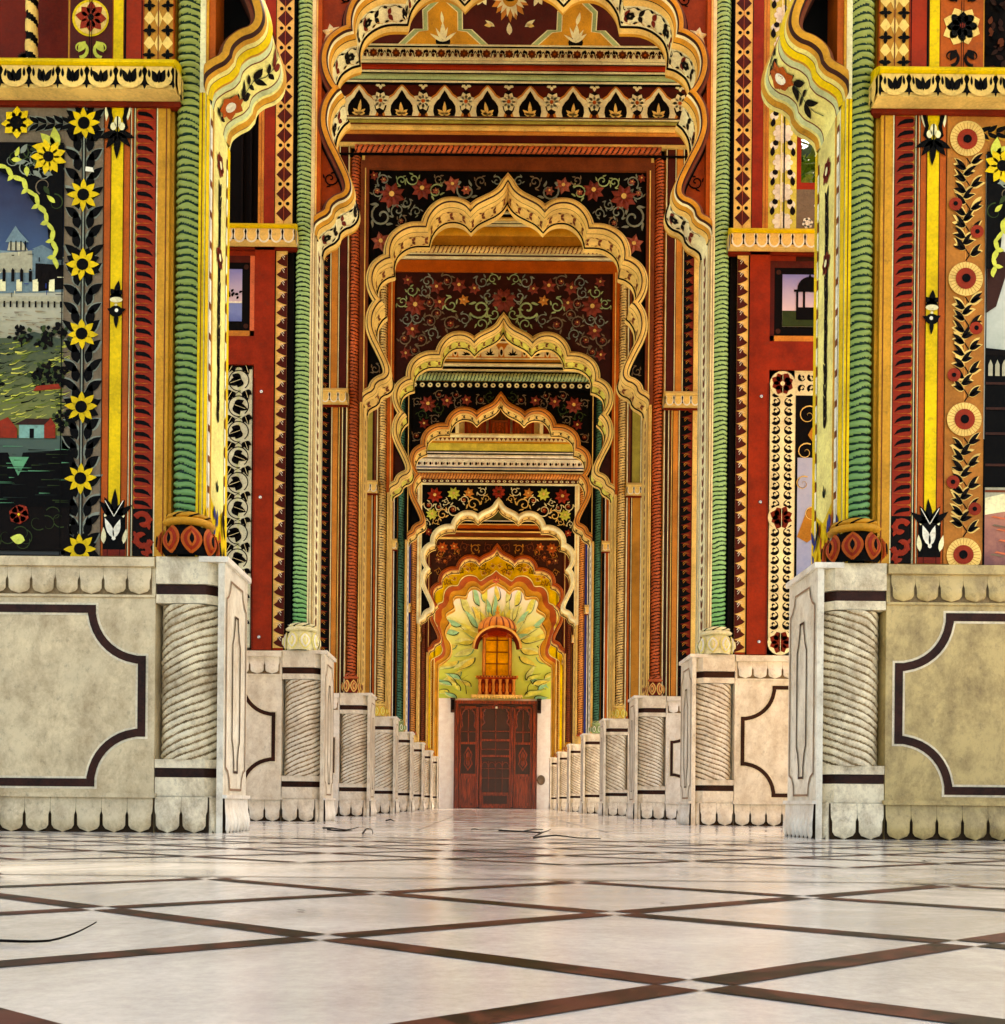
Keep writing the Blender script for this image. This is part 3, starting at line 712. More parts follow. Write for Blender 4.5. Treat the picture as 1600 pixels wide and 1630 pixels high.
def pilaster_face(k,s,root):
    d=DEP[k]; z0=H; z1=Z0[k]; f=MB(); cv=inner(f,s,1.75)
    if k==0:
        cv.rect(d,z0,d+TH,z1,'creamy',0.002); cv.rect(d,z0,d+0.06,z1,'yellow',0.004); cv.rect(d+0.13,z0,d+0.155,z1,'gold',0.004); cv.rect(d+TH-0.05,z0,d+TH,z1,'yellow',0.004)
        cv.rect(d+0.065,z0+0.2,d+0.075,z1,'white',0.004)
        z=z0+0.25
        while z<z1-0.1:
            cv.rect(d+0.08,z,d+0.115,z+0.13,'white',0.006); cv.rect(d+0.08,z+0.13,d+0.115,z+0.17,'brown',0.006)
            cv.rect(d+0.42,z,d+0.445,z+0.10,'white',0.006); cv.rect(d+0.42,z+0.10,d+0.445,z+0.16,'brown',0.006); z+=0.17
        c=d+0.28; z=2.35
        while z<z1-0.35:
            for sg in (-1,1):
                cv.leaf(c,z,0.09,math.pi/2-sg*0.5,0.016,'blackbr',0.006,bend=sg*.2)
            z+=0.062
        for zz in (z1-0.22,z1-0.75): cv.flower(c,zz,0.07,7,'redd',0.008,0.5,0.2,'cream')
        for i in range(26):      # blue and yellow flowers at the foot
            a=d+0.04+random.random()*0.42; b=z0+0.02+random.random()**1.6*0.26
            cv.leaf(a,b,0.08+random.random()*0.06,R(random.uniform(60,120)),0.02,random.choice(['navy','yellow','navy','black','orange','teal']),0.006+0.0004*i)
        cv.poly([(d,z0),(d+TH,z0),(d+TH,z0+0.42),(d+0.3,z0+0.30),(d,z0+0.46)],'yellow',0.0035)
        for sg in (-1,1): cv.leaf(c,z0+0.44,0.06,math.pi/2-sg*0.5,0.012,'greend',0.006)
        cv.leaf(c,z0+0.44,0.08,math.pi/2,0.012,'greend',0.006)
    else:
        bgm={1:'cream',2:'goldlt',3:'goldlt',4:'white',5:'goldlt',6:'gold',7:'gold'}[k]
        cv.rect(d,z0,d+TH,z1,bgm,0.002)
        for a,b,m in ((0.0,0.015,'gold'),(0.03,0.04,'brown'),(0.07,0.085,'goldlt'),(0.10,0.11,'black' if k in(4,) else 'brown'),(0.36,0.37,'brown'),(0.41,0.43,'goldlt'),(0.46,0.475,'blackbr')): cv.rect(d+a,z0,d+b,z1,m,0.004)
        z=z0+0.05; c=d+0.235; st=0.10 if k<4 else 0.14
        while z<z1-0.1:
            for sg in (-1,1): cv.leaf(c,z,0.09,math.pi/2-sg*0.65,0.022,{1:'brown',2:'redd',3:'gold',4:'black',5:'redd',6:'redd',7:'brown'}[k],0.005,bend=sg*.2)
            z+=st
    # front edge strip
    cf_=front(f,s,d); 
    cf_.rect(1.752,z0,1.785,z1,'cream' if k==1 else ('yellow' if k==0 else 'goldlt'),0.003); cf_.rect(1.765,z0,1.770,z1,'brown',0.005)
    f.build('pilaster_paint',root)
def pier(k,s,label):
    d=DEP[k]; root=thing('painted_pier',label,'pier',(X(s,2.0),d,H),'painted piers with rope columns')
    body_pier(k,s,root); top=ztop(k); sd=-1 if s<0 else 1
    # rope column
    m=MB(); cu=1.84 if k<2 else 1.865; cy=d+0.06; r=0.083 if k<2 else 0.066
    rz1={2:8.13,3:8.75,4:8.2,5:7.42,6:7.1,7:7.1}.get(k, 7.6 if k==1 else 6.9)
    rope(m,(X(s,cu),cy,H+0.23),(X(s,cu),cy,rz1),r,0.041 if k<4 else 0.05,2,ROPE[k],{0:'greend',1:'greend',2:'brownd',3:'brownd',4:'black',5:'brownd',6:'brownd',7:'brownd'}[k],amp=0.30,cols=34 if k<2 else (22 if k==2 else 12),per=9 if k<2 else 6,hand=-s,gl=0.46,rough_a=2.2,rough_f=10.0)
    col=m.build('rope_column',root)
    m=MB(); lm={0:('black','gold','red','orange'),1:('cream','cream','white','creamy'),2:('redd','salmon','salmon','goldlt'),3:('goldlt','goldlt','creamy','yellow'),4:('greenp','greenp','white','green'),5:('goldlt','salmon','ropecream','goldlt')}.get(k,('orange','gold','goldlt','red'))
    lotus(m,X(s,cu),cy,H,r*1.15,lm); m.build('lotus_base',col)
    pilaster_face(k,s,root)
    f=MB(); cv=front(f,s,d-0.0)
    if k==0:
        zs=SHELF[0]
        cv.h=0.0
        f.box(X(s,1.945),X(s,2.52),d,d+0.03,H,zs,'gold')
        cv.rect(1.945,H,2.015,zs,'gold',0.004); cv.rect(1.960,H,1.966,zs,'brown',0.006); cv.rect(2.010,H,2.016,zs,'cream',0.006)
        leafband(cv,2.018,2.128,H+0.26,zs-0.06,0.0625,'gold','red','black')
        cv.rect(2.018,zs-0.06,2.128,zs,'orangelt',0.004)
        # acanthus foot
        cv.rect(2.018,H,2.128,H+0.26,'blackbr',0.004)
        for i,(a,b,rr,g) in enumerate(((2.07,H+0.19,0.05,0.5),(2.075,H+0.10,0.055,3.4),(2.06,H+0.03,0.03,0.8))):
            cv.stroke(spiral(a,b,rr,0.8,g,1,16,0.2),0.030,'red',0.007,False,0.006)
            for q in range(4): cv.leaf(a+rr*0.6*math.cos(g+q),b+rr*0.6*math.sin(g+q),0.035,g+q+1,0.010,'red',0.009)
        for a,b,m_ in ((2.129,2.137,'cream'),(2.137,2.144,'black'),(2.144,2.152,'orange'),(2.153,2.157,'cream')): cv.rect(a,H,b,zs,m_,0.005)
        cv.rect(2.158,H,2.302,zs,'orange',0.003); cv.rect(2.195,H,2.262,zs,'yellow',0.005)
        for a in (2.0165,2.1285,2.157,2.194,2.2625,2.3015): cv.rect(a,H,a+0.0035,zs,'blackbr',0.0075)
        for zz,fn in ((zs-0.03,ornament_top),(2.88,ornament_mid),(H+0.035,ornament_bot)): fn(cv,2.2285,0.135,zz)
        f.build('painted_band',root)
        f=MB(); cv=front(f,s,d)
        zs_=[3.87,3.48,3.10,2.72,2.32,1.93,1.545] if s<0 else [3.83,3.07,2.30,1.56]
        f.box(X(s,2.303),X(s,2.52),d,d+0.03,H,zs,'greybr' if s<0 else 'sandbr')
        sunflowers(cv,s,2.305,2.52,zs_,H+0.0,zs-0.01,s)
        # the same border across the top of the picture
        f.box(X(s,2.52),X(s,3.9),d,d+0.03,3.76,zs,'greybr' if s<0 else 'sandbr')
        for i,u in enumerate((2.78,3.17,3.56)):
            if s<0:
                cv.flower(u,3.87,0.085,8,'yellow',0.012,0.42,0,'black',0.42); cv.disc(u,3.87,0.035,'black',0.015,14)
            else:
                cv.disc(u,3.85,0.09,'goldlt',0.01,24); cv.disc(u,3.85,0.055,'tomato',0.012,20); cv.disc(u,3.85,0.022,'black',0.014,14)
            for q in range(5):
                for sg in (-1,1):
                    cv.leaf(u-0.30+q*0.045,3.87,0.075,sg*0.8,0.018,'vinegrey' if s<0 else 'gold',0.005,bend=-sg*.2); cv.leaf(u-0.30+q*0.045+0.002,3.87,0.068,sg*0.8,0.014,'black',0.007,bend=-sg*.2)
        f.build('flower_border',root)
        if s<0:
            f=MB(); cv=front(f,s,d); cv.poly([(2.352,3.60),(2.400,3.605),(2.398,3.63),(2.36,3.625)],'white',0.018); f.build('paper_tag',root)
        mural_front(s,root)
        shelf(0,s,root,1.885,3.9,zs-0.03,13)
        # upper storey
        f=MB(); cv=front(f,s,d)
        f.box(X(s,1.93),X(s,2.50),d,d+0.03,4.2,5.6,'orange')
        a0,a1=1.935,2.09; c=(a0+a1)/2; cv.rect(a0,4.17,a1,5.5,'ochre',0.003)
        z=4.25; i=0
        while z<5.4:
            for sg in (-1,1):
                a=c+sg*0.05
                cv.poly([(a-0.03*sg,z+0.065),(a,z+0.11),(a+0.03*sg,z+0.065),(a,z+0.03)],'goldlt',0.005)
                for g in range(4): cv.leaf(a,z,0.036,R(90*g),0.011,'black',0.007)
            cv.poly([(c-0.022,z+0.065),(c,z+0.12),(c+0.022,z+0.065),(c,z+0.01)],'goldlt',0.005)
            z+=0.135
        cv.rect(c-0.003,4.17,c+0.003,5.5,'brown',0.008)
        cv.rect(2.095,4.17,2.195,5.5,'red',0.005); cv.rect(2.10,4.17,2.105,5.5,'black',0.007); cv.rect(2.188,4.17,2.20,5.5,'black',0.006)
        cv.rect(2.205,4.17,2.258,5.5,'yellow',0.005)
        c=2.38; cv.rect(2.265,4.17,2.495,5.5,'maroon' if s<0 else 'orange',0.004)
        for zc in (4.45,5.05):
            if s<0:
                cv.disc(c,zc,0.10,'yellow',0.008,28); cv.disc(c,zc,0.088,'goldlt',0.009,28)
                cv.flower(c,zc,0.085,8,'red',0.011,0.40,0,'black',0.2)
            else:
                cv.flower(c,zc,0.11,8,'goldlt',0.008,0.55,R(22.5)); cv.flower(c,zc,0.075,8,'black',0.011,0.5,0,'redd',0.2)
            for sg in (-1,1):
                for vz in (-1,1):
                    cv.stroke(spiral(c+sg*0.06,zc+vz*0.17,0.05,0.9,R(90*vz),sg*vz,16,0.3),0.022,'chart' if s<0 else 'blackbr',0.008,True,0.004)
                    cv.leaf(c+sg*0.03,zc+vz*0.13,0.07,R(90*vz-sg*vz*30),0.02,'chart' if s<0 else 'blackbr',0.010)
        cv.rect(c-0.008,4.17,c-0.004,5.5,'black',0.014); cv.rect(c+0.004,4.17,c+0.008,5.5,'black',0.014)
        f.build('upper_band',root)
        # little barley twist column standing in the upper recess
        m=MB(); rope(m,(X(s,2.79),d+0.18,4.22),(X(s,2.79),d+0.18,5.6),0.035,0.11,1,'goldlt' if s<0 else 'blackbr','black',amp=0.25,cols=14,per=14,gl=0.6)
        lathe(m,X(s,2.79),d+0.18,[(0.05,4.17),(0.052,4.195),(0.04,4.205),(0.046,4.225),(0.035,4.235)],'goldlt' if s<0 else 'brownd',14)
        m.build('barley_column',root)
        if s<0:
            f=MB(); cv=front(f,s,d+0.318)
            cv.poly([(2.83+0.27*0,4.36),(2.93,4.36),(2.96,4.45),(2.80,4.45)],'goldlt',0.004)
            for q in range(9): cv.leaf(2.88,4.45,0.06,R(20+q*18),0.012,'brownd',0.006)
            cv.rect(2.84,4.34,2.92,4.358,'goldlt',0.004)
            cv.poly([(3.0,4.2),(3.2,4.2),(3.12,4.33),(3.02,4.33)],'black',0.004); cv.rect(2.98,4.24,3.08,4.27,'cream',0.006); cv.leaf(3.03,4.35,0.06,R(90),0.01,'cream',0.006)
            f.build('painted_pot',root)
        else:
            f=MB(); cv=front(f,s,d+0.318); cv.rect(2.52,4.2,3.9,5.6,'blackbr',0.003)
            for i in range(260): cv.leaf(random.uniform(2.53,3.2),random.uniform(4.2,4.85),0.05,random.uniform(0,6.28),0.014,random.choice(['brownd','black','brown']),0.005+0.00005*i)
            f.build('leafy_panel',root)
    elif k==1:
        zs=SHELF[1]
        f.box(X(s,1.93),X(s,2.0),d+0.02,d+0.05,H,top,'black')
        f.box(X(s,1.995),X(s,2.50),d,d+0.03,H,zs,'redframe')
        leafband(cv,1.985,2.085,H+0.02,zs-0.05,0.112,'goldlt','maroon','white','leaf',1)
        cv.rect(2.084,H,2.094,zs-0.05,'black',0.006)
        f.build('leaf_band',root)
        f=MB(); f.box(X(s,2.094),X(s,2.27),d-0.02,d+0.001,H,zs-0.02,'redframe'); f.box(X(s,2.27),X(s,3.3),d-0.02,d+0.001,4.02,4.27,'redframe')
        f.box(X(s,2.255),X(s,2.268),d-0.023,d-0.02,H,3.9,'redd')
        st=f.build('red_frame',root)
        for zz in (1.62,2.85,3.78):
            f=MB(); lathe_y=[]; c=(X(s,2.20),d-0.02,zz)
            for r_,yy in ((0.016,0.0),(0.016,-0.008),(0.010,-0.014),(0.0,-0.016)):
                lathe_y.append([(c[0]+r_*math.cos(2*math.pi*j/12),c[1]+yy,c[2]+r_*math.sin(2*math.pi*j/12)) for j in range(12)])
            f.grid(lathe_y,'steel',True,True); f.build('bolt',st)
        side_panels(s,root,d,zs)
        shelf(1,s,root,1.90,3.3,zs-0.02,13,0.12,None)
        f=MB(); cv=front(f,s,d)
        f.box(X(s,1.945),X(s,2.25),d,d+0.03,zs+0.15,top,'goldlt')
        lozenge(cv,1.945,2.10,zs+0.17,8.2,0.172)
        cv.rect(1.935,zs+0.15,1.946,8.2,'black',0.004)
        cv.rect(2.10,zs+0.15,2.20,8.2,'redframe',0.005); cv.rect(2.10,zs+0.15,2.106,8.2,'black',0.006); cv.rect(2.205,zs+0.15,2.25,8.2,'orangelt',0.005); cv.rect(2.222,zs+0.15,2.226,8.2,'brown',0.006)
        f.build('lozenge_band',root)
        if s>0:
            f=MB(); cv=front(f,s,d); f.box(X(s,2.25),X(s,2.50),d,d+0.03,zs+0.15,top,'lime')
            cv.rect(2.252,zs+0.15,2.498,8.2,'yelgreen',0.003); z=zs+0.25; i=0
            while z<8.1:
                if i%2==0:
                    for q in range(8): cv.disc(2.375+0.062*math.cos(q*0.785),z+0.062*math.sin(q*0.785),0.028,'white',0.008,8)
                    cv.disc(2.375,z,0.05,'white',0.0085,12)
                else:
                    for sg in (-1,1):
                        cv.disc(2.375+sg*0.078,z+0.02,0.038,'white',0.006,9); cv.disc(2.375+sg*0.065,z+0.045,0.026,'blackbr',0.008,8)
                        cv.leaf(2.375+sg*0.095,z-0.075,0.085,R(90+sg*10),0.022,'blackbr',0.008)
                z+=0.13; i+=1
            for da in (-0.02,0.006): cv.rect(2.375+da,zs+0.15,2.375+da+0.012,8.2,'black' if da>0 else 'cream',0.012)
            f.build('white_flower_band',root)
            f=MB(); f.box(X(s,2.50),X(s,2.54),d,d+0.3,5.62,6.98,'red'); f.box(X(s,2.54),X(s,3.1),d,d+0.3,5.62,5.68,'red'); f.box(X(s,2.5),X(s,3.3),d,d+0.025,5.24,5.62,'greybr')
            cv=front(f,s,d)
            for i in range(7): cv.flower(2.60+i*0.1,5.32+0.16*(i%2),0.05,6,'white',0.006,0.7,0.2,'white',0.5)
            f.build('window_opening_frame',root)
        else:
            f=MB(); f.box(X(s,2.25),X(s,3.1),d+0.25,d+0.29,zs+0.15,8.2,'black')  # black panel paints in the dark interior behind the left opening
            for u in (2.27,2.36,2.44,2.60,2.75,2.9): f.box(X(s,u),X(s,u+0.02),d+0.22,d+0.25,zs+0.15,8.2,'blackbr')
            f.box(X(s,2.25),X(s,3.1),d+0.215,d+0.25,6.4,6.43,'blackbr')
            f.build('dark_opening_fill',root)
    else:
        zs=SHELF[k]; hi=min(top,9.0)
        lowb={2:[(1.94,1.955,'cream'),(1.955,1.99,'brownd'),(1.99,2.005,'cream'),(2.005,2.03,'brown'),(2.03,2.045,'goldlt'),(2.045,2.05,'black'),(2.05,2.12,'orangelt'),(2.12,2.135,'cream'),(2.135,2.15,'maroon'),(2.15,2.29,'LEAF'),(2.29,2.4,'goldlt')],
              3:[(1.94,1.96,'cream'),(1.96,2.0,'orange'),(2.0,2.015,'maroon'),(2.015,2.03,'cream'),(2.03,2.16,'ochre'),(2.16,2.19,'cream'),(2.19,2.4,'orangelt')],
              4:[(1.94,1.99,'black'),(1.99,2.01,'white'),(2.01,2.06,'orange'),(2.06,2.08,'cream'),(2.08,2.2,'goldlt'),(2.2,2.4,'brownd')],
              5:[(1.94,1.99,'navy'),(1.99,2.01,'white'),(2.01,2.05,'black'),(2.05,2.13,'white'),(2.13,2.15,'gold'),(2.15,2.4,'orange')]}.get(k,[(1.94,1.98,'brownd'),(1.98,2.0,'goldlt'),(2.0,2.1,'brown'),(2.1,2.4,'orangelt')])
        upb={2:[(1.94,1.955,'cream'),(1.955,2.05,'maroon'),(2.05,2.065,'cream'),(2.065,2.15,'orangelt'),(2.15,2.165,'cream'),(2.165,2.29,'LEAF'),(2.29,2.4,'goldlt')],
             3:[(1.94,1.96,'cream'),(1.96,2.0,'brown'),(2.0,2.02,'maroon'),(2.02,2.15,'olive'),(2.15,2.17,'cream'),(2.17,2.4,'orangelt')]}.get(k,lowb)
        for b,za,zb in ((lowb,H,zs),(upb,zs+0.15,hi)):
            for i,(a0,a1,m_) in enumerate(b):
                pr=0.012 if m_ in('cream','white','goldlt','gold') else 0.0
                if m_=='LEAF':
                    f.box(X(s,a0),X(s,a1),d+0.012,d+0.03,za,zb,'black'); leafband(cv,a0,a1,za,zb,0.11,'redd','black','ochre','leaf')
                else:
                    f.box(X(s,a0),X(s,a1),d-pr,d+0.03,za,zb,m_)
                    cv.rect(a1-0.005,za,a1+0.002,zb,'black',pr+0.003)
        f.build('striped_band',root)
        shelf(k,s,root,1.93,2.45,zs-0.0,5,0.13,None,'goldlt','goldlt')
    return root
paint('olive',(150,140,60))
def mural_front(s,root):
    d=DEP[0]; f=MB(); cv=front(f,s,d-0.0); y=0
    f.box(X(s,2.52),X(s,3.9),d+0.012,d+0.05,H,3.76,'black')
    cv.h=-0.011
    U=lambda x:(826-(x-7 if s<0 else 1652-x+7))/291     # measured from the photograph, in metres from the axis
    U=lambda x:(819-x)/291+0.0 if s<0 else (x-7-826)/291
    Zz=lambda y_:(1278-y_)/291+0.18
    if s<0:
        cv.rect(2.52,3.0,3.9,3.76,'art_sky',0.002); cv.rect(2.52,2.6,3.9,3.1,'art_fort',0.003)
        # palace on the hill
        P=lambda pts,m,h: cv.poly([(U(x),Zz(y)) for x,y in pts],m,h)
        P([(-260,440),(-260,395),(-60,400),(20,408),(50,395),(95,420),(100,470),(-260,480)],'stoneblue',0.005)
        P([(-30,440),(-30,410),(35,405),(35,440)],'fort',0.006)
        P([(-5,405),(28,405),(20,392),(-2,392)],'fort',0.008); P([(-8,392),(30,392),(14,375),(8,366),(2,375)],'stoneblue',0.009)
        for x in (0,8,16,23): P([(x,405),(x+2,405),(x+2,390),(x,390)],'black',0.010)
        P([(40,440),(40,425),(95,428),(95,465),(40,470)],'blackbr',0.007)
        for x in range(-250,100,14): P([(x,455),(x+5,455),(x+5,437),(x+2,433),(x,437)],'blackbr',0.010)
        P([(-260,478),(105,478),(105,488),(-260,488)],'fort',0.009)
        for x in range(-250,105,10): P([(x,486),(x+3,486),(x+3,496),(x,496)],'blackbr',0.011)
        for x in range(-250,105,26): P([(x,470),(x+9,470),(x+9,450),(x,452)],'cream',0.0085)
        # hillside
        hp=[(-260,560),(-100,548),(0,545),(40,535),(80,545),(105,540),(105,730),(-260,730)]
        P(hp,'art_hill',0.012)
        random.seed(3)
        for i in range(420):
            x=random.uniform(-150,98); y_=random.uniform(552,690); l=random.uniform(8,26); sl=random.uniform(-0.5,-0.1)
            if i<60: x=random.uniform(-100,100)
            x=min(x,98-l); cv.stroke([(U(x),Zz(y_)),(U(x+l*.5),Zz(y_+l*.5*sl+2)),(U(x+l),Zz(y_+l*sl))],random.uniform(0.004,0.010),random.choice(['grassd','grassd','grass','chart','black'] if i%3 else ['grass','chart','yelgreen']),0.0128+0.000003*i,True)
        for i in range(170):
            x=random.uniform(-200,98); y_=random.uniform(500,545); l=random.uniform(5,22)
            x=min(x,98-l); cv.stroke([(U(x),Zz(y_)),(U(x+l),Zz(y_+random.uniform(-2,2)))],random.uniform(0.003,0.007),random.choice(['greybr','fort','shadetan']),0.0105+0.000003*i,True)
        for i in range(120):
            x=random.uniform(-200,98); y_=random.uniform(715,812); l=random.uniform(8,40)
            x=min(x,98-l); cv.stroke([(U(x),Zz(y_)),(U(x+l),Zz(y_))],random.uniform(0.003,0.006),random.choice(['leafb','grassd','black','water']),0.0185+0.000003*i,True)
        for i in range(60):
            x=random.uniform(-150,98); y_=random.uniform(395,476); l=random.uniform(4,14)
            cv.stroke([(U(x),Zz(y_)),(U(x),Zz(y_+l*.6))] if i%2 else [(U(x),Zz(y_)),(U(x+l),Zz(y_))],random.uniform(0.003,0.006),random.choice(['blackbr','stoneblue','cream','navy']),0.0112+0.000003*i)
        for (tx,ty,r) in ((20,540,17),(68,535,18),(95,538,14),(-60,545,18),(55,552,9),(50,610,20),(75,600,22),(92,612,17),(62,596,16),(-30,615,18),(88,672,18),(98,690,14)):
            for q in range(26):
                a=random.uniform(0,6.28); rr=random.random()**.5*r
                if tx+rr*math.cos(a)>92: continue
                cv.leaf(U(tx+rr*math.cos(a)),Zz(ty+rr*0.6*math.sin(a)),0.03,random.uniform(0,6.28),0.011,random.choice(['black','black','blackbr','grassd']),0.0149+0.0001*q)
            if tx<92: cv.rect(U(tx)-0.004,Zz(ty+r+3),U(tx)+0.004,Zz(ty),'black',0.0148)
        P([(45,622),(80,618),(84,626),(40,630)],'tomato',0.0185)
        P([(-260,700),(105,700),(105,890),(-260,890)],'art_water',0.013)
        P([(-40,705),(-40,690),(0,672),(15,690),(15,705)],'tomato',0.019); P([(18,705),(18,682),(60,682),(60,705)],'teal',0.019); P([(58,705),(58,682),(68,672),(76,684),(76,705)],'tomato',0.020)
        P([(10,684),(30,674),(68,674),(58,684)],'brownd',0.021); P([(35,705),(35,690),(42,690),(42,705)],'black',0.021)
        P([(-260,735),(-100,730),(0,728),(16,760),(24,728),(105,722),(105,815),(-260,815)],'black',0.0165) ; P([(2,735),(34,735),(17,765)],'leafb',0.018)
        # lower dark panel with the red flower
        P([(-260,812),(100,812),(100,884),(-260,884)],'blackbr',0.022); P([(-260,812),(100,812),(100,815),(-260,815)],'black',0.024)
        cv.flower(U(20),Zz(827),0.055,6,'tomato',0.026,0.9,0.3,'yellow',0.14); cv.leaf(U(30)+0.0,Zz(868),0.085,R(10),0.03,'lime',0.026)
        for i in range(14): cv.stroke(spiral(U(random.uniform(-120,90)),Zz(random.uniform(822,875)),0.05,0.7,random.uniform(0,6),1,12,0.3),0.006,'grassd',0.025,True)
    else:
        P=lambda pts,m,h: cv.poly([(U(x),Zz(y)) for x,y in pts],m,h)
        cv.rect(2.52,2.2,3.9,3.76,'art_cloud',0.002)
        P([(1570,545),(1600,548),(1960,548),(1960,790),(1570,790)],'black',0.005)
        for x in range(1574,1950,11):
            P([(x,590),(x+7,590),(x+7,572),(x+3.5,564),(x,572)],'fort',0.008)
        P([(1570,550),(1960,553),(1960,560),(1570,557)],'blackbr',0.007)
        for yy in (600,640,680,730): P([(1570,yy),(1960,yy),(1960,yy+4),(1570,yy+4)],'brownd',0.009)
        P([(1570,768),(1960,768),(1960,800),(1570,800)],'fort',0.010); P([(1570,772),(1960,772),(1960,776),(1570,776)],'brown',0.012)
        P([(1570,800),(1960,800),(1960,895),(1570,895)],'art_stones',0.011)
        P([(1570,785),(1600,778),(1640,800),(1570,812)],'cream',0.013)
        for i in range(60): 
            x=random.uniform(1575,1800); y_=random.uniform(812,888); P([(x,y_),(x+20,y_+4),(x+18,y_+6),(x-4,y_+2)],random.choice(['maroon','pink','greybr']),0.0135+i*0.0001)
        P([(1570,380),(1602,395),(1600,430),(1585,480),(1570,490)],'brownd',0.012)
    # painted cusped arch: dark spandrel round the picture with leafy cusps
    uc=3.21; r0=0.66; rows=[]; N=46; cz=3.12
    pts=[]
    for i in range(N+1):
        a=math.pi*i/N; r_=r0-0.035*abs(math.sin(a*8))
        pts.append((uc-r_*math.cos(a), cz+r_*math.sin(a)*0.92))
    for i in range(N):
        a,b=pts[i],pts[i+1]
        f.poly([cv.f(a[0],a[1],0.0165),cv.f(b[0],b[1],0.0165),cv.f(b[0],3.76,0.0165),cv.f(a[0],3.76,0.0165)],'black')
    f.poly([cv.f(2.52,cz,0.0165),cv.f(uc-r0,cz,0.0165),cv.f(uc-r0,3.76,0.0165),cv.f(2.52,3.76,0.0165)],'black')
    for i in range(19):
        a=math.pi*(i)/18; a=a if i else 0.02
        px,pz=uc-(r0-0.01)*math.cos(a), cz+(r0-0.01)*0.92*math.sin(a)
        g=math.atan2(math.sin(a)*-1, math.cos(a))   # towards the centre
        for sg in (-1,1): cv.leaf(px,pz,0.062,g+sg*1.25,0.016,'chart',0.0305+0.0001*i,bend=sg*0.4)
        cv.leaf(px,pz,0.045,g,0.012,'chart',0.033)
    for g in (95,130,165,200,240): cv.leaf(2.56,3.72,0.13,R(g-160 if s else g),0.03,'yellow' if g%2 else 'chart',0.0305)
    rs=random.Random(4)
    for i in range(60):
        x=rs.uniform(2.54,3.1); z=rs.uniform(3.15,3.72); 
        if math.hypot(x-uc,(z-cz)/0.92)<r0+0.05: continue
        cv.stroke(spiral(x,z,0.05,0.9,rs.uniform(0,6),1,12,0.3),0.008,rs.choice(['grassd','vinegrey','greybr']),0.0285+i*1e-5,True)
        cv.leaf(x,z,0.06,rs.uniform(0,6),0.013,rs.choice(['grassd','vinegrey','chart']),0.0290+i*1e-5)
    cv.flower(2.60,3.68,0.10,9,'yellow',0.0312,0.3,0,'black',0.3)
    cv.stroke([(2.522,H),(2.522,3.76)],0.006,'black',0.026)
    f.build('mural',root)
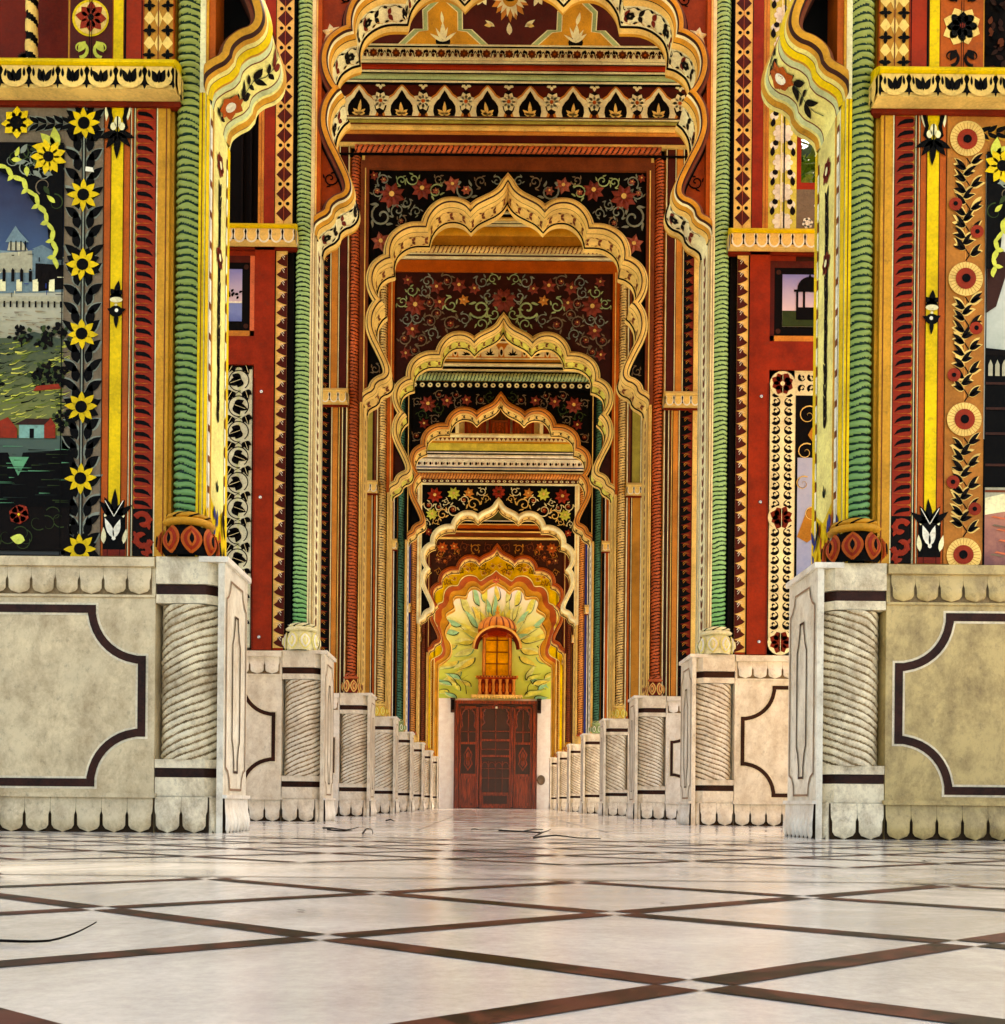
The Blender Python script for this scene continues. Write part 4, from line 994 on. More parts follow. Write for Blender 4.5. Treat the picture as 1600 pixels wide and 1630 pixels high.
def side_panels(s,root,d,zs):
    # small framed picture above, tall bordered panel below
    f=MB(); f.box(X(s,2.27),X(s,3.1),d+0.01,d+0.03,4.27,zs-0.02,'brownd')
    fr=MB()
    fr.box(X(s,2.27),X(s,2.31),d-0.015,d+0.03,4.27,4.98,'pink' if s<0 else 'maroon'); fr.box(X(s,2.27),X(s,3.0),d-0.015,d+0.03,4.27,4.32,'orangelt'); fr.box(X(s,2.31),X(s,3.0),d-0.013,d+0.03,4.92,4.98,'maroon')
    fr.build('picture_frame',root)
    cv=front(f,s,d-0.01)
    cv.rect(2.31,4.32,3.0,4.92,'black',0.003)
    for zz in (4.36,4.88): cv.disc(2.345,zz,0.022,'brownd',0.005,12)
    if s<0:
        cv.rect(2.38,4.42,2.95,4.86,'art_dusk',0.006); cv.rect(2.38,4.40,2.95,4.56,'art_lake',0.008); cv.rect(2.38,4.56,2.95,4.575,'white',0.010)
        for i in range(60): cv.leaf(random.uniform(2.38,2.93),random.uniform(4.60,4.66),0.035,random.uniform(0,6.2),0.012,'black',0.011+i*1e-5)
    else:
        cv.rect(2.38,4.40,2.95,4.86,'art_dusk',0.006); cv.rect(2.38,4.40,2.95,4.54,'grassd',0.008)
        c=2.62
        cv.poly([(c-0.12,4.72)]+[(c-0.11*math.cos(R(t)),4.73+0.11*math.sin(R(t))) for t in range(0,181,15)]+[(c+0.12,4.72)],'black',0.010); cv.rect(c-0.14,4.705,c+0.14,4.725,'black',0.012); cv.leaf(c,4.82,0.05,R(90),0.01,'black',0.012)
        for q in (-0.11,-0.05,0.05,0.11): cv.rect(c+q-0.010,4.56,c+q+0.010,4.71,'black',0.010)
        cv.rect(c-0.12,4.46,c+0.12,4.57,'black',0.0105)
    f.build('small_picture',root)
    f=MB(); cv=front(f,s,d); f.box(X(s,2.27),X(s,3.1),d+0.0,d+0.03,H,4.02,'cream')
    if s<0:
        vinecol(cv,2.285,2.52,H+0.02,4.0,'vinebg','black','cream','ivy'); 
        f.build('vine_border',root); f=MB(); cv=front(f,s,d)
        cv.rect(2.53,H,3.05,3.85,'black',0.004); cv.rect(2.55,H+0.1,2.60,2.9,'art_bluefig',0.007)
        for i in range(30): cv.leaf(2.58+random.uniform(-.03,.3),random.uniform(1.6,3.8),0.09,random.uniform(0,6.2),0.02,random.choice(['teal','yellow','navy','green']),0.009+i*1e-4)
        f.build('mural',root)
    else:
        vinecol(cv,2.285,2.50,H+0.12,3.88,'cream','black','cream','hook')
        vinecol(Cv(f,lambda a,b,h:(AX+s*b,d-h,a),0),3.82,4.0,2.5,3.0,'cream','black','cream','hook')
        for zz in (3.90,2.72,1.62): cv.disc(2.39,zz,0.112,'cream',0.011,20); cv.flower(2.39,zz,0.10,8,'redd',0.014,0.55,R(22),'cream' if zz>3 else 'redd',0.2)
        cv.rect(2.389,H,2.393,4.0,'cream',0.02)
        f.build('scroll_border',root)
        f=MB(); cv=front(f,s,d); cv.rect(2.51,H,3.05,3.80,'black',0.004)
        cv.rect(2.53,H,3.0,3.25,'art_bluefig',0.006)
        cv.poly([(2.53,2.55),(2.62,2.80),(2.72,2.85),(2.72,3.3),(2.62,3.45),(2.70,3.6),(3.0,3.7),(3.0,2.3),(2.9,2.35),(2.75,2.6),(2.62,2.5)],'ochre',0.009)
        for a,b,r_ in ((2.62,3.62,0.09),(2.60,3.30,0.08),(2.58,3.02,0.07),(2.66,2.75,0.07),(2.75,3.4,0.1),(2.7,2.6,0.06)): 
            cv.stroke(spiral(a,b,r_,1.3,1.0,1,20,0.1),0.012,'goldlt',0.012,True,0.004); cv.stroke(spiral(a,b,r_*0.8,1.2,2.2,1,16,0.1),0.006,'black',0.014,True)
        f.build('mural',root)
for k in range(8):
    for s in (-1,1):
        side='left' if s<0 else 'right'
        lab={0:'nearest %s pier with %s'%(side,'blue sky mural and yellow sunflower border' if s<0 else 'orange border of round flowers, grey sky mural'),
             1:'second %s pier, red frame with %s'%(side,'lake picture over black ivy panel' if s<0 else 'domed pavilion picture and blue figure mural'),
             2:'third %s pier, salmon rope column and orange stripes'%side, 3:'fourth %s pier, cream gold rope column'%side,
             4:'fifth %s pier, dark green rope column with black and white stripes'%side,5:'sixth %s pier, narrow orange and white, far down the passage'%side,
             6:'seventh %s pier, brown rope column, second from the door'%side,7:'%s gold pier closest to the wooden door'%side}[k]
        pier(k,s,lab)
# ------------------------------------------------------------------ cusped arches
def inpoly(P,x,y):
    c=False; n=len(P)
    for i in range(n):
        a,b=P[i],P[i-1]
        if (a[1]>y)!=(b[1]>y) and x<(b[0]-a[0])*(y-a[1])/(b[1]-a[1])+a[0]: c=not c
    return c
def scroll_fill(mb,d,dy,poly,path,n,cols,fl,rr,rel=0.012,sd=1,flowers=(),sides=(-1,1)):
    """vines in relief with flowers, mirrored left and right inside a spandrel"""
    random.seed(sd); us=[p[0] for p in poly]; vs=[p[1] for p in poly]; done=[(a,b,r*0.8) for a,b,r,c in flowers]
    cvs=[Cv(mb,(lambda a,b,h,s=s:(AX+s*a,d+dy-h,b))) for s in sides]
    for a,b,r,c in flowers:
        for cv in cvs: cv.relief_flower(a,b,r,8 if r>0.13 else 6,c,0.004,r*0.22,0.3,'goldlt')
    placed=0; tries=0
    while placed<n and tries<n*60:
        tries+=1
        x=random.uniform(min(us),max(us)); z=random.uniform(min(vs),max(vs)); r=random.uniform(*rr)*(1.0 if placed<n*0.5 else 0.55)
        if not inpoly(poly,x,z): continue
        if any(math.hypot(x-q[0],z-q[1])<r*1.05 for q in path): continue
        if x+r>1.70 or z+r>max(vs) or x-r<0.02: continue
        if any(math.hypot(x-a,z-b)<(r+q)*0.82 for a,b,q in done): continue
        done.append((x,z,r)); a0=random.uniform(0,6.28); sg=random.choice((-1,1)); c=cols[placed%len(cols)]
        for s,cv in zip(sides,cvs):
            cv.stroke(spiral(x,z,r,1.25,a0,sg,18,0.1),max(0.012,r*0.17),c,0.003,False,rel)
            for q in range(4):
                g=a0+sg*q*1.6; rad=r*(1-0.13*q)
                cv.leaf(x+rad*math.cos(g),z+rad*math.sin(g),r*0.7,g+sg*0.9,r*0.13,c,0.004,bend=0.3*sg)
            if r>rr[0]*0.9 and placed%3==0: cv.relief_flower(x,z,r*0.5,6,fl,0.012,r*0.16,a0)
        placed+=1
paint('rust',(138,54,16))
paint('winedark',(50,14,10))
SPEC={ # spandrel top, spandrel colour, ring, intrados ground, intrados motif, fascia colour
 0:(7.2,'black','gold','yelgreen','blackbr','orange'),
 1:(8.3,'rust','gold','cream','blackbr','orange'),
 2:(7.93,'black','goldlt','goldlt','brown','brown'),
 3:(8.45,'winedark','goldlt','yelgreen','brown','orange'),
 4:(8.0,'black','orangelt','goldlt','blackbr','black'),
 5:(7.25,'black','cream','goldlt','brown','cream'),
 6:(6.95,'brownd','orange','goldlt','brown','maroon')}
def cusped_arch(k,label):
    d=DEP[k]; z0=Z0[k]; ptop,spm,ringm,intm,motm,fasm=SPEC[k]; top=ztop(k)
    root=thing('cusped_arch',label,'arch',(AX,d,z0),'cusped arches spanning the passage')
    path=arch_path(z0,5 if k<3 else 4)
    # intrados: the painted underside, full thickness of the wall
    m=MB(); ys=[0.0,0.045,0.055,0.11,0.12,0.38,0.39,0.445,0.455,TH]
    mats=[ringm,'black' if k else 'brown','yellow' if k==0 else ('goldlt' if k!=1 else 'goldlt'),'blackbr' if k else 'gold',intm,'blackbr' if k else 'gold','yellow' if k==0 else 'goldlt','black' if k else 'brown',ringm]
    if k==0:
        ys=[0,0.03,0.035,0.06,0.09,0.10,0.14,0.15,0.35,0.36,0.40,0.41,0.44,0.465,0.47,TH]; rd=[0,0,0,.018,.006,0,0.0,0,0,0,0,.006,.018,0,0,0]
        mats=['creamy','brown','yellow','gold','creamy','palegreen','brown','creamy','brown','palegreen','creamy','gold','yellow','brown','creamy']
    else: rd=[0,.012,.012,.016,.016,0,0,.016,.016,0][:len(ys)]; ys=[0.0,0.045,0.055,0.11,0.12,0.13,0.37,0.38,0.445,TH]; mats=[ringm,'black','goldlt','goldlt','blackbr',intm,'blackbr','goldlt',ringm]
    base=offset(path,0.0)
    def inset(o_):
        q=offset(path,-o_,1.2); return [(u if abs(u)<1.75 else math.copysign(1.75,u),z) for u,z in q]
    m.grid([[(AX+u,d+y,z) for u,z in (inset(r_) if r_ else path)] for y,r_ in zip(ys,rd)], lambda r,c: mats[r], False)
    # motifs along the underside
    L=[0.0]
    for a,b in zip(path,path[1:]): L.append(L[-1]+math.hypot(b[0]-a[0],b[1]-a[1]))
    def at(t):
        t=min(max(t,0.0),L[-1]-1e-4); i=0
        while L[i+1]<t: i+=1
        q=(t-L[i])/max(1e-9,(L[i+1]-L[i])); a,b=path[i],path[i+1]; dx,dz=b[0]-a[0],b[1]-a[1]; l=math.hypot(dx,dz) or 1
        return a[0]+dx*q,a[1]+dz*q,(dz/l,-dx/l)
    def fi(a,b,h):
        u,z,n=at(a); return (AX+u+n[0]*h, d+b, z+n[1]*h)
    cv=Cv(m,fi); st=0.13 if k<2 else 0.16; t=0.08; i=0
    while t<L[-1]-0.1:
        if k==0:
            for sg in (-1,1): cv.leaf(t,0.25,0.10,sg*0.75,0.022,'blackbr' if i%3 else 'redd',0.006); cv.leaf(t-0.04,0.25,0.07,sg*1.3,0.014,'blackbr',0.007)
            if i%4==0: cv.flower(t+0.05,0.25,0.085,7,'orange',0.009,0.5,0,'white',0.4)
            cv.stroke([(t,0.25),(t+0.07,0.262),(t+0.13,0.25)],0.006,'greend',0.005)
        else:
            for sg in (-1,1):
                cv.leaf(t,0.25,0.085,sg*0.9,0.022,motm if i%2 else 'redd' if k==1 else motm,0.005,bend=0.2*sg); cv.leaf(t,0.25+sg*0.07,0.05,math.pi-sg*0.5,0.012,motm,0.005)
            cv.stroke([(t-0.03,0.15),(t+0.02,0.17+0.02*(i%2)),(t+0.07,0.15),(t+0.1,0.165)],0.006,motm,0.005); cv.stroke([(t-0.03,0.35),(t+0.02,0.33-0.02*(i%2)),(t+0.07,0.35)],0.006,'gold' if k<3 else motm,0.005)
            if k==1 and i%3==0: cv.flower(t+0.05,0.25,0.05,6,'black',0.007,0.6)
        t+=st; i+=1
    m.build('intrados',root)
    # ring moulding on the face
    m=MB(); dyr=0.035 if k else 0.16
    prof=[(0.0,0.0),(0.004,-0.028),(0.016,-0.046),(0.035,-0.052),(0.055,-0.046),(0.066,-0.030),(0.070,-0.012),(0.088,-0.010),(0.092,dyr-0.004),(0.108,dyr-0.004)]
    rows=[]
    for o_,y in prof: rows.append([(AX+max(-1.75,min(1.75,u)),d+y,max(z0,z)) for u,z in offset(path,o_,1.5)])
    rm=['cream' if k==1 else ringm,'brownd' if k!=5 else ringm,ringm,ringm,'brownd' if k!=5 else 'goldlt','redd' if k<2 else ringm,'brown' if k<2 else ringm,'blackbr','blackbr']
    rm=rm[:5]+['redd' if k<2 else 'goldlt','brown' if k<2 else ringm,'brownd','black']
    m.grid(rows,lambda r,c:rm[r],True)
    m.build('arch_ring',root)
    # recessed spandrels
    out=offset(path,0.075,1.5); half=[p for p in out[len(out)//2:]]; half[0]=(0.0,half[0][1])
    uF=1.76; m=MB()
    poly=half+[(uF,z0),(uF,ptop),(0.0,ptop)]
    dy=0.035 if k else 0.16
    o2=offset(path,0.02,1.3); h2=o2[len(o2)//2:]; h2[0]=(0.0,h2[0][1]); h2[-1]=(1.765,z0); poly2=h2+[(1.765,ptop),(0.0,ptop)]
    for s in (-1,1):
        fillpoly(m,poly2,lambda u,z:(AX+s*u,d+dy,z),spm)
        fillpoly(m,poly2,lambda u,z:(AX+s*u,d+TH-0.003,z),'goldlt' if k else 'gold')
    # edge of the recess behind the ring
    m.grid([[(AX+u,d+0.03,z) for u,z in out],[(AX+u,d+dy,z) for u,z in out]],ringm,True)
    sp=m.build('spandrel',root)
    m=MB()
    if k==1: scroll_fill(m,d,dy,poly,out,16,['creamy','white','black'],'cream',(0.09,0.16),0.012,3,[(1.35,7.55,0.13,'cream'),(1.62,6.98,0.09,'cream')])
    elif k==2: scroll_fill(m,d,dy,poly,out,80,['vinegrey','greybr','vinegrey','greenp'],'dullpink',(0.06,0.15),0.018,5,[(1.42,7.62,0.17,'dullred'),(1.05,7.70,0.14,'dullred'),(0.68,7.76,0.11,'dullpink'),(1.55,7.05,0.13,'dullpink'),(1.64,7.86,0.06,'dullred')])
    elif k==3: scroll_fill(m,d,dy,poly,out,80,['greybr','vinegrey','greenp'],'dullred',(0.09,0.17),0.016,11,[(0.0,8.02,0.20,'dullred'),(1.38,7.93,0.18,'dullred'),(1.05,8.22,0.12,'dullred'),(0.70,8.25,0.13,'dullred'),(0.46,8.2,0.10,'dullred'),(1.0,7.98,0.12,'dullred'),(0.62,8.02,0.09,'orangelt'),(1.42,7.55,0.13,'dullred'),(1.5,8.32,0.09,'dullred'),(1.52,7.18,0.10,'dullred')])
    elif k==4: scroll_fill(m,d,dy,poly,out,60,['greybr','grassd','greybr'],'redd',(0.08,0.15),0.014,13,[(1.38,7.72,0.17,'dullred'),(1.02,7.78,0.13,'dullred'),(0.65,7.8,0.11,'dullred'),(1.45,7.35,0.11,'redd')])
    elif k==5: scroll_fill(m,d,dy,poly,out,34,['cream','goldlt','cream'],'red',(0.08,0.16),0.016,17,[(0.0,7.10,0.15,'red'),(1.42,7.02,0.18,'red'),(1.0,7.06,0.15,'chart'),(0.66,7.08,0.12,'orangelt'),(1.48,6.6,0.14,'chart'),(1.55,6.2,0.09,'tomato')])
    elif k==6: scroll_fill(m,d,dy,poly,out,34,['brown','ochre'],'orange',(0.08,0.15),0.016,19,[(1.4,6.72,0.15,'orange'),(1.1,6.75,0.12,'orange'),(1.5,6.4,0.1,'brown')])
    if k: m.build('relief_vines',sp)
    # fascia frame round the spandrels, then rope, then friezes of the vault
    m=MB()
    for s in (-1,1):
        m.box(X(s,1.70),X(s,1.752),d-0.004,d+dy,z0+0.14,ptop,fasm); m.box(X(s,1.735),X(s,1.748),d-0.012,d-0.004,z0+0.16,ptop,'goldlt' if k else 'gold')
        if k>=2:
            m.box(X(s,1.752),X(s,1.80),d-0.006,d+0.05,Z0[k]+0.02,ptop+0.1,fasm)
    m.box(X(-1,1.752),X(1,1.752),d-0.004,d+dy,ptop,ptop+(0.17 if k in(2,3) else 0.05),fasm)
    m.box(X(-1,1.752),X(1,1.752),d+dy+0.002,d+TH-0.002,ptop,top,'ochre')
    m.build('fascia_frame',root)
    if k==0: m=MB(); m.box(X(-1,1.75),X(1,1.75),d-0.01,d+0.15,ptop,top,'orange'); m.build('upper_wall',root)
    friezes(k,root,d)
    return root
def rowmotif(cv,u0,u1,z0,z1,n,fn):
    w=(u1-u0)/n
    for i in range(n): fn(cv,u0+w*(i+0.5),(z0+z1)/2,w,(z1-z0))
def m_lambre(cv,c,z,w,h):
    lo=z-h/2; P=[(c-w*0.36,lo),(c-w*0.40,lo+h*0.18),(c-w*0.38,lo+h*0.38),(c-w*0.28,lo+h*0.55),(c-w*0.17,lo+h*0.66),(c-w*0.10,lo+h*0.80),(c,lo+h*0.96)]
    O=P+[(2*c-a,b) for a,b in P[::-1][1:]]
    cv.poly([(c+(a-c)*1.22,lo+(b-lo)*1.05) for a,b in O],'orangelt',0.004)
    cv.poly([(c+(a-c)*1.06,lo+(b-lo)*0.98) for a,b in O],'cream',0.006); cv.poly([(c+(a-c)*0.66,lo+(b-lo)*0.84) for a,b in O],'black',0.008)
    for g,l in ((90,0.42),(140,0.26),(40,0.26),(168,0.2),(12,0.2)): cv.leaf(c,lo+h*0.04,h*l,R(g),h*0.055,'goldlt',0.010)
    x=c+w*0.5; cv.disc(x,lo+h*0.42,w*0.15,'blackbr',0.009,18,h*0.38); cv.flower(x,lo+h*0.46,h*0.30,8,'cream',0.011,0.42,R(22),'orange',0.2)
    cv.flower(x,lo+h*0.97,h*0.16,5,'cream',0.011,0.45,R(-90))
def m_floral(cv,c,z,w,h):
    cv.flower(c,z,h*0.36,8,'brown',0.004,0.5,0,'orange',0.3)
    for sg in (-1,1):
        cv.stroke([(c+sg*w*0.18,z-h*0.3),(c+sg*w*0.28,z+h*0.25),(c+sg*w*0.40,z-h*0.1),(c+sg*w*0.5,z+h*0.2)],h*0.08,'black',0.004)
        for g,q in ((60,0.22),(-50,0.3),(100,0.38),(-120,0.42)): cv.leaf(c+sg*w*q,z,h*0.36,math.pi/2-sg*R(90-g),h*0.10,'blackbr' if g>0 else 'brown',0.005)
def m_bead(cv,c,z,w,h): cv.disc(c,z,w*0.32,'cream',0.004,8,h*0.34); cv.disc(c,z,w*0.12,'black',0.006,6)
def m_dot(cv,c,z,w,h): cv.disc(c,z,w*0.2,'blackbr',0.004,8,h*0.3); cv.leaf(c+w*0.3,z-h*0.2,h*0.5,R(80),h*0.1,'brown',0.005)
def m_tear(cv,c,z,w,h):
    cv.poly([(c-w*0.36,z-h*0.45),(c-w*0.40,z),(c-w*0.25,z+h*0.38),(c,z+h*0.46),(c+w*0.25,z+h*0.38),(c+w*0.40,z),(c+w*0.36,z-h*0.45)],'cream',0.004)
    for g in (90,50,130,15,165): cv.leaf(c,z-h*0.35,h*(0.5 if g==90 else 0.36),R(g),h*0.06,'black',0.006)
    cv.disc(c+w*0.5,z-h*0.1,w*0.10,'cream',0.006,12,h*0.36); cv.disc(c+w*0.5,z-h*0.15,w*0.06,'black',0.008,10,h*0.2)
def m_tooth(cv,c,z,w,h): cv.poly([(c-w*0.4,z+h*0.45),(c+w*0.4,z+h*0.45),(c,z-h*0.45)],'brown',0.004)
def m_lotus(cv,c,z,w,h):
    cv.leaf(c,z-h*0.45,h*0.9,R(90),w*0.16,'red',0.005); cv.leaf(c,z-h*0.4,h*0.6,R(90),w*0.08,'cream',0.007)
    for sg in (-1,1): cv.leaf(c,z-h*0.45,h*0.75,math.pi/2-sg*0.6,w*0.10,'orange',0.004)
def friezes(k,root,d):
    # (pixel rows in the photograph turned into heights on the wall), each a real moulding stepping out as it rises
    F={2:[(247,245,'black'),(233,229,'goldlt'),(228,215,'maroon'),(215,209,'orangelt'),(209,200,'goldlt'),(200,197,'brown'),(197,192,'olive'),(191,189,'cream'),(188.5,186,'black'),(186,135,'maroon',m_lambre,8),(134,132,'black'),(132,130,'cream'),(129.5,127,'black'),(127,119,'greenp'),(118.5,116.5,'black'),(116,114,'cream'),(113.5,112,'black'),(111.5,104,'red'),(103.5,101.5,'brownd'),(101,98.5,'cream'),(98,96.5,'black'),(96,76,'cream',m_floral,14),(75.5,74,'black'),(73.5,72,'cream')],
       3:[(411,409,'cream'),(408.5,406,'maroon'),(405.5,404,'cream'),(392.5,391,'black'),(391,376,'ochre'),(375,361,'gold'),(360,357,'cream'),(356.5,355,'black'),(354.5,352,'cream'),(351,346,'goldlt'),(345,341,'black'),(340,337,'cream'),(336,308,'black',m_lotus,16)],
       4:[(619,608,'black',m_bead,26),(594,592,'black'),(591,588,'cream'),(587,584,'black'),(583,578,'cream'),(577,576,'black'),(575.5,572,'ochre'),(571.5,570,'cream'),(569,546,'orangelt',m_tear,9),(545,543,'cream'),(542,540,'maroon'),(539.5,537.5,'cream'),(537,528,'ochre')],
       5:[(771,769.5,'cream'),(769,763.5,'maroon',m_bead,30),(753,751,'cream'),(750.5,748,'black'),(747.5,745.5,'white'),(745,743.5,'navy'),(743,734,'white',m_dot,30),(733.5,731,'white'),(730.5,729,'greybr'),(728.5,724,'white'),(723.5,722,'black'),(721.5,720,'white'),(719.5,718,'black'),(717,706,'yelgreen'),(705,703,'gold'),(702.5,697,'cream',m_tooth,40),(696,690,'cream')],
       6:[(858,855,'goldlt'),(854,848,'brown'),(847.5,845,'goldlt'),(844.5,842,'maroon'),(841,836,'orange'),(835,834,'goldlt'),(833,830,'black'),(829.5,828.5,'white'),(828,812,'art_jungle')],
       7:[(885,884,'black'),(883.5,879,'orangelt'),(878,874,'goldlt'),(873,871,'brown'),(870,866,'gold')]}
    if k not in F: return
    rz={2:(245,233),3:(404,393),4:(607,594.5),5:(763,753.5)}.get(k)
    W=2.6 if k<6 else 2.4; out=0.0; m=MB(); first=zp(F[k][0][0],d)
    for it in F[k]:
        y0,y1,mt=it[:3]; mid=(y0+y1)/2
        zr=zp(mid,d); out=0.03+max(0.0,(zr-first-0.25))*0.12
        dd=d-out; z0_,z1_=zp(y0,dd),zp(y1,dd)
        st=MB() if len(it)>3 else m
        bul=0.012 if mt in('cream','goldlt','greenp','red','gold','olive','white','orangelt') and len(it)==3 else 0.0
        if bul and (z1_-z0_)>0.035:      # rounded moulding
            rows=[]
            for q in range(7):
                g=math.pi*q/6; rows.append([(x,dd-0.02*math.sin(g)-0.001,z0_+(z1_-z0_)*(1-math.cos(g))/2) for x in (X(-1,W),X(1,W))])
            m.grid(rows,mt,True); m.box(X(-1,W),X(1,W),dd,d+0.03,z0_,z1_,mt)
        else: st.box(X(-1,W),X(1,W),dd-bul,d+0.03,z0_,z1_,mt)
        if len(it)>3:
            cv=Cv(st,lambda a,b,h,dd=dd:(AX+a,dd-h,b)); rowmotif(cv,-W,W,z0_,z1_,int(it[4]*W/1.9),it[3]); st.build('painted_frieze',root)
    m.build('cornice_mouldings',root)
    if rz:
        out=0.03+max(0.0,(zp(sum(rz)/2,d)-first-0.25))*0.12; dd=d-out
        a,b=zp(rz[0],dd),zp(rz[1],dd); r=(b-a)/2
        m=MB(); w=1.865 if k>2 else 1.865
        rope(m,(X(-1,w if k==2 else W),dd-0.01,(a+b)/2),(X(1,w if k==2 else W),dd-0.01,(a+b)/2),r,0.065,2,{2:'salmon',3:'ropecream',4:'greenp',5:'ropeo'}[k],{2:'brownd',3:'brown',4:'greend',5:'brown'}[k],amp=0.28,cols=14,per=6,hand=1,gl=0.45)
        m.build('rope_frame',root)
    if k==2:        # painted cove with interlaced lozenges and a big sunflower
        dd0=d-0.03-(zp(72,d)-first-0.25)*0.12; zA=zp(71.5,dd0); m=MB(); Lc=1.05; sl=math.sqrt(.5)
        def fc(a,b,h): return (AX+a, dd0-b*sl-h*sl, zA+b*sl-h*sl)
        cv=Cv(m,fc); cv.rect(-W,0,W,Lc,'maroon',0.0)
        P=0.86*2
        for i in range(-2,3):
            c=i*P*0.93
            # lower gold cartouche between the lozenges
            q=c+P*0.465
            for w_,m_,h_ in ((0.0,'cream',0.004),(0.012,'greenp',0.006),(0.055,'cream',0.008),(0.066,'gold',0.010)):
                cv.poly([(q-0.55+w_*1.5,0.0),(q-0.35+w_,0.15-w_*0.4),(q-0.24+w_,0.15-w_*0.2),(q-0.24+w_,0.33-w_*0.3),(q,0.50-w_),(q+0.24-w_,0.33-w_*0.3),(q+0.24-w_,0.15-w_*0.2),(q+0.35-w_,0.15-w_*0.4),(q+0.55-w_*1.5,0.0)],m_,h_)
                cv.poly([(q-0.55+w_*1.5,1.0),(q-0.24+w_,0.80+w_),(q,0.52+w_),(q+0.24-w_,0.80+w_),(q+0.55-w_*1.5,1.0)],m_,h_)
            cv.disc(q,0.03,0.09,'black',0.012,14,0.06); cv.leaf(q,0.05,0.16,R(90),0.035,'cream',0.014); cv.leaf(q,0.20,0.12,R(90),0.022,'cream',0.014)
            for g in (30,60,120,150): cv.leaf(q,0.03,0.16,R(g),0.018,'cream',0.013)
            cv.flower(c,0.47,0.24,16,'orangelt',0.012,0.22,0); cv.flower(c,0.47,0.20,16,'cream',0.014,0.16,R(11)); cv.disc(c,0.47,0.10,'gold',0.016,20); cv.disc(c,0.47,0.085,'black',0.018,18,0.06)
            for sg in (-1,1):
                cv.flower(c+sg*0.33,0.47,0.10,6,'cream',0.012,0.35,0); cv.leaf(c+sg*0.18,0.18,0.13,R(90-sg*60),0.02,'cream',0.012); cv.leaf(c+sg*0.2,0.20,0.10,R(90-sg*100),0.02,'goldlt',0.012)
                cv.leaf(c+sg*0.18,0.74,0.13,R(-90+sg*60),0.02,'cream',0.012)
            cv.leaf(c,0.10,0.12,R(90),0.03,'cream',0.012)
        m.build('painted_cove',root)
    if k==5:        # loggia with carved wooden shutters above the arch
        m=MB(); z0_,z1_=zp(690,d-0.25),9.25
        m.box(X(-1,W),X(1,W),d-0.02,d+0.03,z0_,z1_,'cream')
        m.build('gallery_wall',root)
        for sg,u in ((-1,-0.53),(0,0.0),(1,0.53)):
            m=MB(); a,b=AX+u-0.19,AX+u+0.19; m.box(a,b,d-0.10,d-0.05,z0_,z0_+0.30,'wood'); m.box(a,b,d-0.09,d-0.05,z0_+0.30,z1_,'wooddark')
            for e in (a-0.05,b): m.box(e,e+0.05,d-0.14,d-0.05,z0_,z1_,'redd')
            m.box(a-0.05,b+0.05,d-0.13,d-0.05,z0_+0.30,z0_+0.34,'brown')
            cv=Cv(m,lambda x,z,h:(x,d-0.10-h,z)); cv.stroke(spiral(AX+u,z0_+0.15,0.09,1.5,0,1,20,0.2),0.02,'brown',0.003); cv.stroke(spiral(AX+u-0.1,z0_+0.15,0.05,1,0,1,14,0.2),0.012,'brown',0.003); cv.stroke(spiral(AX+u+0.1,z0_+0.15,0.05,1,3,-1,14,0.2),0.012,'brown',0.003)
            for q in range(4): m.box(a+0.05+q*0.09,a+0.06+q*0.09,d-0.105,d-0.09,z0_+0.34,z1_,'brown')
            m.build('gallery_window',root)
        m=MB()
        for u in (-0.93,0.93): m.box(AX+u-0.04,AX+u+0.04,d-0.14,d,z0_,z0_+0.36,'cream'); m.box(AX+u-0.06,AX+u+0.06,d-0.15,d,z0_+0.30,z0_+0.36,'goldlt')
        for u in (-1.12,1.12): m.box(AX+u-0.15,AX+u+0.15,d-0.03,d-0.021,z0_,z0_+0.33,'black' if u<0 else 'redd')
        m.build('gallery_column',root)
lab={0:'nearest yellow green arch, only its curling feet seen beside the nearest rope columns',1:'big gold arch with cream painted underside framing the whole passage view',2:'gold arch under the brown panel, inside the salmon rope frame',
 3:'gold arch with black and maroon flowered panel above, centre red flower over its peak',4:'orange rimmed arch below the white teardrop frieze, red flowers on black beside its peak',
 5:'pale cream arch with red and yellow flowers on a black panel',6:'dark orange lobed arch just in front of the yellow stucco arch'}
for k in range(7): cusped_arch(k,lab[k])

